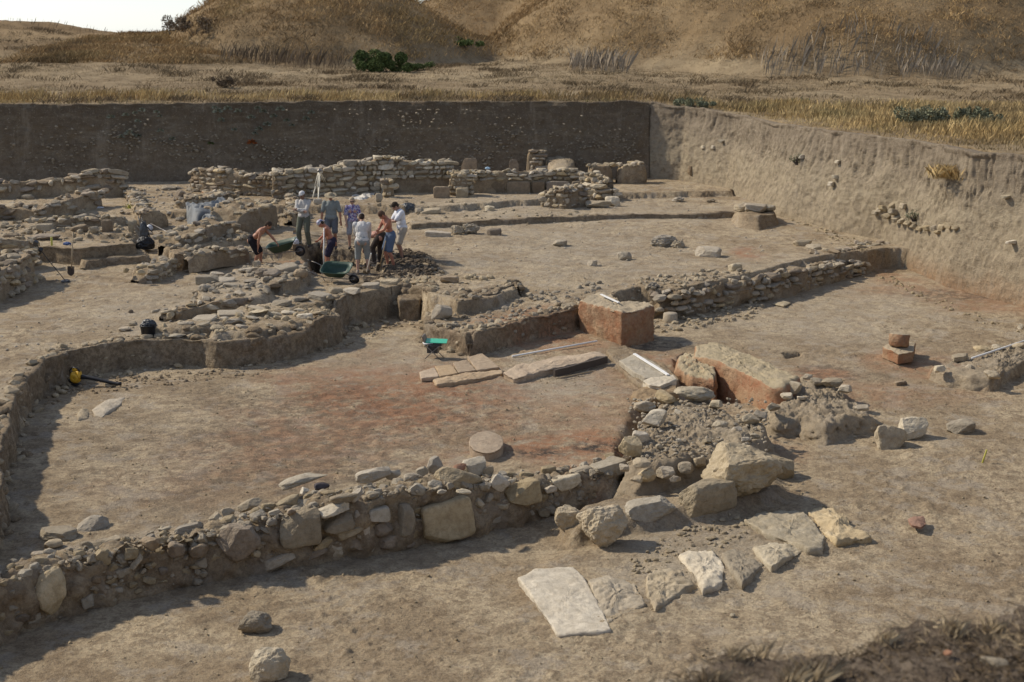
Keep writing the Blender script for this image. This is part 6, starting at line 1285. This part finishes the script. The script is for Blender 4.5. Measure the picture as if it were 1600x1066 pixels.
# ------------------------------------------------------------------ people
def cap_mesh(mg, p0, r0, p1, r1, sub=2):
    v, f = ICO[sub]; p0 = np.array(p0, float); p1 = np.array(p1, float); d = p1 - p0; L = np.linalg.norm(d)
    d = d / L if L > 1e-6 else np.array([0, 0, 1.0]); s = v @ d
    mg.add(np.where((s > 0)[:, None], p1 + v * r1, p0 + v * r0), f)
def ell(mg, c, r, R=None, sub=3):
    v, f = ICO[sub]; V = v * np.array(r)
    if R is not None: V = V @ np.array(R).T
    mg.add(V + np.array(c), f)
def fuse(name, mg, voxel, mats, parent, it=2, matfn=None, wrinkle=0.0, seed=1):
    me = mesh_np(name, np.concatenate(mg.V), np.concatenate(mg.F), mats[0]); o = link(name, me)
    m_ = o.modifiers.new('r', 'REMESH'); m_.mode = 'VOXEL'; m_.voxel_size = voxel; m_.use_smooth_shade = True
    s_ = o.modifiers.new('s', 'SMOOTH'); s_.iterations = it; s_.factor = .5
    bpy.context.view_layer.update(); dg = bpy.context.evaluated_depsgraph_get(); nm = bpy.data.meshes.new_from_object(o.evaluated_get(dg)); o.modifiers.clear(); o.data = nm; bpy.data.meshes.remove(me); nm.name = name
    n = len(nm.vertices); co = np.empty(n * 3, dtype=np.float32); nm.vertices.foreach_get('co', co); co = co.reshape(-1, 3).astype(float)
    if wrinkle:
        q = co * np.array([1.0, 1.0, .45]); no = np.empty(n * 3, dtype=np.float32); nm.vertices.foreach_get('normal', no); co = co + no.reshape(-1, 3) * (wrinkle * (1 - 2.2 * np.abs(fbm3(q, 9, 3, seed, .55))))[:, None]; nm.vertices.foreach_set('co', co.astype(np.float32).ravel())
    nm.materials.clear()
    for m in mats: nm.materials.append(m)
    pf = np.ones(len(nm.polygons), dtype=bool); nm.polygons.foreach_set('use_smooth', pf)
    if matfn:
        ct = np.empty(len(nm.polygons) * 3, dtype=np.float32); nm.polygons.foreach_get('center', ct); nm.polygons.foreach_set('material_index', matfn(ct.reshape(-1, 3)).astype(np.int32))
    nm.update(); o.parent = parent; return o
def ik(a, c, l1, l2, hint):
    a = np.array(a, float); c = np.array(c, float); d = c - a; L = np.linalg.norm(d); L2 = min(L, (l1 + l2) * .995); d = d / L; c = a + d * L2
    x = (l1 * l1 - l2 * l2 + L2 * L2) / (2 * L2); h = math.sqrt(max(0, l1 * l1 - x * x)); hn = np.array(hint, float); hn = hn - d * (hn @ d); hn /= np.linalg.norm(hn) + 1e-9
    return a + d * x + hn * h, c
def rotx(a): return np.array([[1, 0, 0], [0, math.cos(a), -math.sin(a)], [0, math.sin(a), math.cos(a)]])
def rotz(a): return np.array([[math.cos(a), -math.sin(a), 0], [math.sin(a), math.cos(a), 0], [0, 0, 1]])
def skin(c): 
    m = NT('skin', .55, .35); n = m.noise(m.pos(), 9, 4); m.color(m.mix(m.rng(n, .35, .65), tuple(q * .85 for q in c), tuple(q * 1.1 for q in c))); return m.m
def cloth(name, c, pat=None):
    m = NT(name, .88, .15); n = m.noise(m.pos(), 14, 4); col = m.mix(m.rng(n, .3, .7), tuple(q * .88 for q in c), tuple(q * 1.08 for q in c))
    if pat:
        k = m.noise(m.pos(), 17, 2); col = m.mix(m.rng(k, .50, .54), col, pat); k = m.noise(m.pos(), 29, 2); col = m.mix(m.rng(k, .58, .62), col, (.35, .08, .12))
    m.color(col); m.bump(m.noise(m.pos(), 40, 3), .3, .004); return m.m
def person(label, loc, yaw, lean=0.0, pelvis=(0, 0, .93), hands=((-.25, .1, .85), (.25, .1, .85)), feet=((-.11, 0, 0), (.11, .02, 0)), head=(0.0, 0.0), skinc=(.42, .25, .17), hair=(.05, .035, .025), top=None, topc=(.5, .5, .5), pat=None, bottom='shorts', botc=(.1, .1, .12), hat=None, hatc=(.6, .6, .6), glasses=False, shoes=(.08, .07, .065), scale=1.0, elbow=((-1, -.4, -.3), (1, -.4, -.3)), fem=False, seed=1, lean_side=0.0, stocky=1.0, curl=1.0):
    t = thing('person', label, 'person', tuple(loc)); t.rotation_euler = (0, 0, yaw); t.scale = (scale,) * 3
    P = np.array(pelvis, float); Rt = rotx(-lean); 
    if lean_side: Rt = np.array(Matrix.Rotation(lean_side, 3, 'Y')) @ Rt
    def T(v): return P + Rt @ np.array(v, float)
    k = stocky; sw = .165 if fem else .185
    chest = T((0, .02, .33)); neck = T((0, 0, .50)); waist = T((0, 0, .16)); sh = [T((s * sw, -.005, .455)) for s in (-1, 1)]
    Rh = Rt @ rotx(0); hp, hy = head; Rh = Rt @ rotz(hy) @ rotx(-hp); hc = neck + Rt @ np.array([0, .01, .06]) + Rh @ np.array([0, .025, .115])
    hips = [P + np.array([s * .095, 0, -.03]) for s in (-1, 1)]
    B = Merge(); S = []
    ell(B, T((0, .0, .35)), (.155 * k, .105 * k, .19), Rt); ell(B, T((0, -.01, .42)), (.175 * k if not fem else .15, .085, .085), Rt); ell(B, waist, (.125 * k, .092 * k, .15), Rt); ell(B, P + [0, -.01, .0], (.155 * k, .115 * k, .13))
    cap_mesh(B, T((0, -.01, .44)), .062, neck + Rt @ np.array([0, .01, .05]), .052)
    if fem: 
        for s in (-1, 1): ell(B, T((s * .075, .09, .33)), (.06, .055, .06), Rt)
    for s in (-1, 1): ell(B, T((s * .075, .055, .38)), (.075, .05, .06), Rt); ell(B, P + [s * .075, -.06, -.03], (.08, .075, .09))
    arms = []
    for i, s in enumerate((-1, 1)):
        w = np.array(hands[i], float); e, w = ik(sh[i], w, .29, .26, elbow[i]); arms.append((sh[i], e, w))
        ell(B, sh[i], (.062, .062, .062)); cap_mesh(B, sh[i], .052 * k, sh[i] + (e - sh[i]) * .55, .047 * k); cap_mesh(B, sh[i] + (e - sh[i]) * .5, .048 * k, e, .037); cap_mesh(B, e, .039, e + (w - e) * .35, .041); cap_mesh(B, e + (w - e) * .3, .041, w, .025)
        fd = (w - e) / np.linalg.norm(w - e); sd = np.cross(fd, [0, 1, 0.2]) if abs(fd[1]) < .9 else np.cross(fd, [0, 0, 1.0]); sd /= np.linalg.norm(sd); pd = np.cross(sd, fd) * (1 if s > 0 else -1)
        if pd @ (np.array([0, .3, 0]) - 0) < 0: pass
        pc = w + fd * .05; cap_mesh(B, w, .026, w + fd * .02, .027)
        for q in (-1.4, -.5, .5, 1.4): cap_mesh(B, w + fd * .015 + sd * q * .010, .016, w + fd * .085 + sd * q * .0155, .0125)
        for q, L_ in ((-1.5, .062), (-.5, .072), (.5, .076), (1.5, .070)):
            a_ = w + fd * .088 + sd * q * .0158; b_ = a_ + (fd * .9 + pd * .45 * curl) * L_ * .5; c_ = b_ + (fd * .5 + pd * .85 * curl) * L_ * .45; cap_mesh(B, a_, .0098, b_, .009, 1); cap_mesh(B, b_, .009, c_, .0078, 1)
        ts = sd * (1.0); a_ = w + fd * .022 + ts * .022; b_ = a_ + (ts * .75 + fd * .6 + pd * .2) * .042; c_ = b_ + (fd * .85 + pd * .4 + ts * .15) * .03; cap_mesh(B, a_, .0145, b_, .011, 1); cap_mesh(B, b_, .011, c_, .009, 1)
    legs = []
    for i, s in enumerate((-1, 1)):
        an = np.array(feet[i], float) + np.array([0, 0, .085]); kn, an = ik(hips[i], an, .43, .42, (s * .12, 1, 0)); legs.append((hips[i], kn, an))
        cap_mesh(B, hips[i], .088 * k, hips[i] + (kn - hips[i]) * .5, .073 * k); cap_mesh(B, hips[i] + (kn - hips[i]) * .5, .073 * k, kn, .053); cap_mesh(B, kn, .053, kn + (an - kn) * .3 + [0, -.018, 0], .056); cap_mesh(B, kn + (an - kn) * .3 + [0, -.018, 0], .055, an, .036)
        cap_mesh(B, an + [0, -.03, -.045], .036, an + [s * .02, .13, -.055], .028)
    # head
    hk = .97
    ell(B, hc + Rh @ np.array([0, -.012, .025]), (.074 * hk, .092 * hk, .088 * hk), Rh); ell(B, hc + Rh @ np.array([0, .025, -.03]), (.058, .066, .075), Rh); ell(B, hc + Rh @ np.array([0, .058, -.085]), (.032, .03, .026), Rh)
    cap_mesh(B, hc + Rh @ np.array([0, .082, .015]), .009, hc + Rh @ np.array([0, .104, -.022]), .0135, 1); cap_mesh(B, hc + Rh @ np.array([-.034, .078, .022]), .012, hc + Rh @ np.array([.034, .078, .022]), .012, 1); cap_mesh(B, hc + Rh @ np.array([-.02, .082, -.05]), .008, hc + Rh @ np.array([.02, .082, -.05]), .008, 1)
    for s in (-1, 1): ell(B, hc + Rh @ np.array([s * .076, -.005, -.005]), (.011, .02, .032), Rh, 2); ell(B, hc + Rh @ np.array([s * .03, .078, .002]), (.013, .009, .008), Rh, 2)
    eyes = [hc + Rh @ np.array([s * .030, .088, .004]) for s in (-1, 1)]; mouth = [hc + Rh @ np.array([x, .09, -.052]) for x in (-.014, 0, .014)]
    def mf(c):
        m_ = np.zeros(len(c), int)
        for e_ in eyes: m_[np.linalg.norm(c - e_, axis=1) < .012] = 1
        for e_ in mouth: m_[np.linalg.norm(c - e_, axis=1) < .009] = 2
        return m_
    if 'eye' not in MAT: MAT['eye'] = plain('eye', (.03, .02, .015), .3); MAT['lip'] = plain('lip', (.28, .10, .08), .5)
    fuse('body', B, .0085, [skin(skinc), MAT['eye'], MAT['lip']], t, 2, mf)
    # hair
    Hm = Merge(); ell(Hm, hc + Rh @ np.array([0, -.022, .038]), (.081, .094, .088), Rh); ell(Hm, hc + Rh @ np.array([0, -.055, -.01]), (.07, .052, .065), Rh)
    if fem: ell(Hm, hc + Rh @ np.array([0, -.04, -.03]), (.092, .07, .085), Rh)
    cut = Merge(); fuse('hair', Hm, .010, [cloth('hair', hair)], t, 1, wrinkle=.005, seed=seed)
    # lower clothes
    C = Merge(); ex = .020; ell(C, P + [0, -.005, .0], (.165 * k, .132 * k, .135)); ell(C, P + [0, -.005, .07], (.148 * k, .115 * k, .08))
    for i, (h0, kn, an) in enumerate(legs):
        if bottom == 'shorts': e_ = h0 + (kn - h0) * .86; cap_mesh(C, h0, .103 * k, e_, .088)
        elif bottom == 'long': e_ = kn + (an - kn) * .12; cap_mesh(C, h0, .103 * k, h0 + (kn - h0) * .6, .09); cap_mesh(C, h0 + (kn - h0) * .6, .09, e_, .083)
        else: cap_mesh(C, h0, .102 * k, kn, .078); cap_mesh(C, kn, .078, kn + (an - kn) * .93, .062)
    fuse({'shorts': 'shorts', 'long': 'shorts', 'trousers': 'trousers'}[bottom], C, .012, [cloth('lower_cloth', botc)], t, 2, wrinkle=.010, seed=seed + 3)
    Sh = Merge()
    for i, (h0, kn, an) in enumerate(legs):
        s = (-1, 1)[i]; S_ = Merge(); cap_mesh(S_, an + [0, -.035, -.04], .046, an + [s * .022, .145, -.052], .037); cap_mesh(S_, an + [0, -.03, -.03], .046, an + [0, -.01, .0], .045); fuse('shoe', S_, .010, [cloth('shoe', shoes)], t, 1)
    if top:
        C = Merge(); ell(C, T((0, .0, .35)), (.172 * k, .122 * k, .20), Rt); ell(C, T((0, -.01, .41)), (.19 * k if not fem else .165, .10, .088), Rt); ell(C, waist, (.15 * k, .118 * k, .17), Rt); ell(C, P + [0, 0, .035], (.168 * k, .135 * k, .11))
        cap_mesh(C, T((0, -.01, .44)), .072, T((0, -.005, .49)), .062)
        for s in (-1, 1): ell(C, T((s * .075, .06, .37)), (.085, .06, .075), Rt)
        for (s0, e, w) in arms:
            if top == 'tee': cap_mesh(C, s0, .068 * k, s0 + (e - s0) * .78, .062)
            else: cap_mesh(C, s0, .066 * k, e, .054); cap_mesh(C, e, .054, e + (w - e) * .9, .042)
        fuse('shirt', C, .012, [cloth('shirt', topc, pat)], t, 2, wrinkle=.011, seed=seed + 7)
    if hat:
        Hh = Merge(); ell(Hh, hc + Rh @ np.array([0, -.01, .055]), (.088, .102, .078), Rh)
        if hat == 'cap': 
            for x in (-.045, 0, .045): cap_mesh(Hh, hc + Rh @ np.array([x, .06, .045]), .012, hc + Rh @ np.array([x * .8, .155 - abs(x) * .5, .028]), .009)
        if hat == 'straw':
            v, f = ICO[3]; V = v * np.array([.19, .20, .014]); V[:, 2] += -.25 * (np.linalg.norm(V[:, :2], axis=1) ** 2) + .012; Hh.add(V @ Rh.T + (hc + Rh @ np.array([0, 0, .04])), f)
        if hat == 'bandana': ell(Hh, hc + Rh @ np.array([0, -.02, .045]), (.086, .104, .08), Rh); cap_mesh(Hh, hc + Rh @ np.array([0, -.10, .0]), .025, hc + Rh @ np.array([.02, -.14, -.05]), .015)
        o = fuse('hat', Hh, .009, [cloth('hat', hatc, (.12, .16, .3) if hat == 'bandana' else None)], t, 1)
    if glasses:
        G = Merge()
        for s in (-1, 1): ell(G, hc + Rh @ np.array([s * .034, .094, .004]), (.028, .008, .019), Rh); cap_mesh(G, hc + Rh @ np.array([s * .06, .085, .006]), .004, hc + Rh @ np.array([s * .079, .0, .006]), .004, 1)
        cap_mesh(G, hc + Rh @ np.array([-.02, .098, .008]), .005, hc + Rh @ np.array([.02, .098, .008]), .005, 1); fuse('sunglasses', G, .005, [MAT['black']], t, 0)
    return t, arms
D = math.radians
def G_(px, py, z): return np.array(U3(px, py, z))
def grp(px, py): return at(px, py)
TAN = (.34, .165, .10); RED = (.40, .17, .105); FAIR = (.45, .27, .19)
p1, _ = person('shirtless young man in black shorts bending over the tipped green wheelbarrow', G_(404, 421, .0), D(-95), lean=D(48), pelvis=(0, -.16, .90), hands=((-.12, .62, .72), (.20, .05, .62)), feet=((-.12, .05, 0), (.12, -.08, 0)), head=(D(-8), 0), skinc=TAN, botc=(.018, .016, .018), seed=1, elbow=((-1, .2, -.2), (1, -.7, .1)))
person('man in a pale long sleeved shirt and white cap standing with his arms crossed', G_(476, 386, .35), D(168), pelvis=(0, 0, .93), hands=((.10, .24, 1.17), (-.10, .25, 1.13)), feet=((-.16, 0, 0), (.14, .03, 0)), head=(D(14), D(-10)), skinc=(.22, .125, .085), top='shirt', topc=(.46, .44, .41), bottom='trousers', botc=(.13, .135, .10), hat='cap', hatc=(.55, .54, .53), seed=2, elbow=((-1, .1, -.5), (1, .1, -.5)), scale=1.03)
person('man in a straw hat and grey green T-shirt standing behind the digger with the bandana', G_(519, 389, .33), D(178), pelvis=(0, 0, .93), hands=((-.30, .06, .80), (.30, .08, .80)), head=(D(20), D(8)), skinc=TAN, top='tee', topc=(.21, .23, .22), bottom='shorts', botc=(.12, .13, .14), hat='straw', hatc=(.30, .25, .17), seed=3, scale=1.04, stocky=1.08)
person('woman in a blue and white flowered shirt and sunglasses watching the dig', G_(552, 389, .33), D(185), pelvis=(0, 0, .93), hands=((-.20, .10, .86), (.20, .12, .86)), head=(D(14), 0), skinc=FAIR, hair=(.36, .29, .20), top='tee', topc=(.42, .42, .50), pat=(.11, .11, .27), bottom='shorts', botc=(.30, .30, .31), glasses=True, fem=True, seed=4, scale=.95)
p5, a5 = person('shirtless digger with a patterned bandana leaning on a white handled shovel', G_(516, 425, -.14), D(98), lean=D(22), pelvis=(0, -.08, .92), hands=((.02, .30, .62), (.04, .32, .98)), feet=((-.14, .0, 0), (.14, .1, 0)), head=(D(34), 0), skinc=RED, hair=(.05, .04, .03), botc=(.035, .03, .05), hat='bandana', hatc=(.55, .57, .62), seed=5, stocky=1.06, bottom='shorts')
def world(pt, t): return np.array(Matrix.LocRotScale(t.location, t.rotation_euler.to_quaternion() if hasattr(t.rotation_euler, 'to_quaternion') else None, t.scale) @ Vector(pt))
g5 = G_(505, 432, -.14)
shovel('white handled shovel held upright by the digger with the bandana', g5 + np.array([.03, .25, 1.42]), g5 + np.array([.0, .12, 0.05]), 'white', yaw=.4, bl=.26)
p6, _ = person('man in a loose white shirt and grey cap seen from behind, digging', G_(567, 428, .02), D(4), lean=D(16), pelvis=(0, -.05, .93), hands=((-.12, .46, .92), (.16, .36, .76)), feet=((-.14, 0, 0), (.15, .04, 0)), head=(D(24), D(8)), skinc=FAIR, top='shirt', topc=(.58, .56, .53), bottom='long', botc=(.25, .26, .25), hat='cap', hatc=(.42, .42, .42), seed=6, scale=1.06, stocky=1.10, elbow=((-1.2, -.5, .5), (1, -.6, .1)), shoes=(.3, .25, .2))
shovel('pale shovel held by the man in the loose white shirt', G_(572, 398, .9) + np.array([.12, .2, 0]), G_(571, 431, .0) + np.array([.0, .25, 0]), 'white', yaw=.1)
person('shirtless person in dark trousers bent right over behind the man in the loose white shirt', G_(590, 412, .10), D(40), lean=D(88), pelvis=(0, -.22, .86), hands=((-.15, .60, .25), (.2, .55, .28)), feet=((-.13, 0, 0), (.13, .08, 0)), head=(D(20), 0), skinc=(.46, .24, .17), bottom='trousers', botc=(.05, .04, .035), seed=7)
person('sunburnt shirtless man in blue shorts looking down with his hands on a shovel', G_(611, 419, .16), D(118), lean=D(14), pelvis=(0, 0, .93), hands=((.02, .40, 1.00), (.02, .36, 1.10)), feet=((-.12, -.04, 0), (.13, .03, 0)), head=(D(42), 0), skinc=RED, hair=(.10, .06, .04), botc=(.10, .135, .20), seed=8, scale=1.05, stocky=1.05, bottom='shorts', elbow=((-1, -.5, 0), (1, -.6, .1)))
shovel('shovel with a brown blade held by the sunburnt man in blue shorts', G_(603, 383, 1.0) + np.array([0, -.05, .12]), G_(592, 424, .12), 'wood', yaw=.6)
person('man in a white T-shirt and beige shorts looking at his hands, rightmost of the group', G_(629, 408, .22), D(112), lean=D(8), pelvis=(0, 0, .93), hands=((.05, .38, 1.12), (-.03, .36, 1.10)), feet=((-.14, .05, 0), (.12, -.03, 0)), head=(D(38), 0), skinc=(.33, .18, .12), hair=(.04, .03, .022), top='tee', topc=(.66, .67, .70), bottom='shorts', botc=(.40, .35, .28), seed=9, scale=1.08, stocky=1.05, shoes=(.02, .02, .03), elbow=((-1, -.3, -.4), (1, -.3, -.4)))
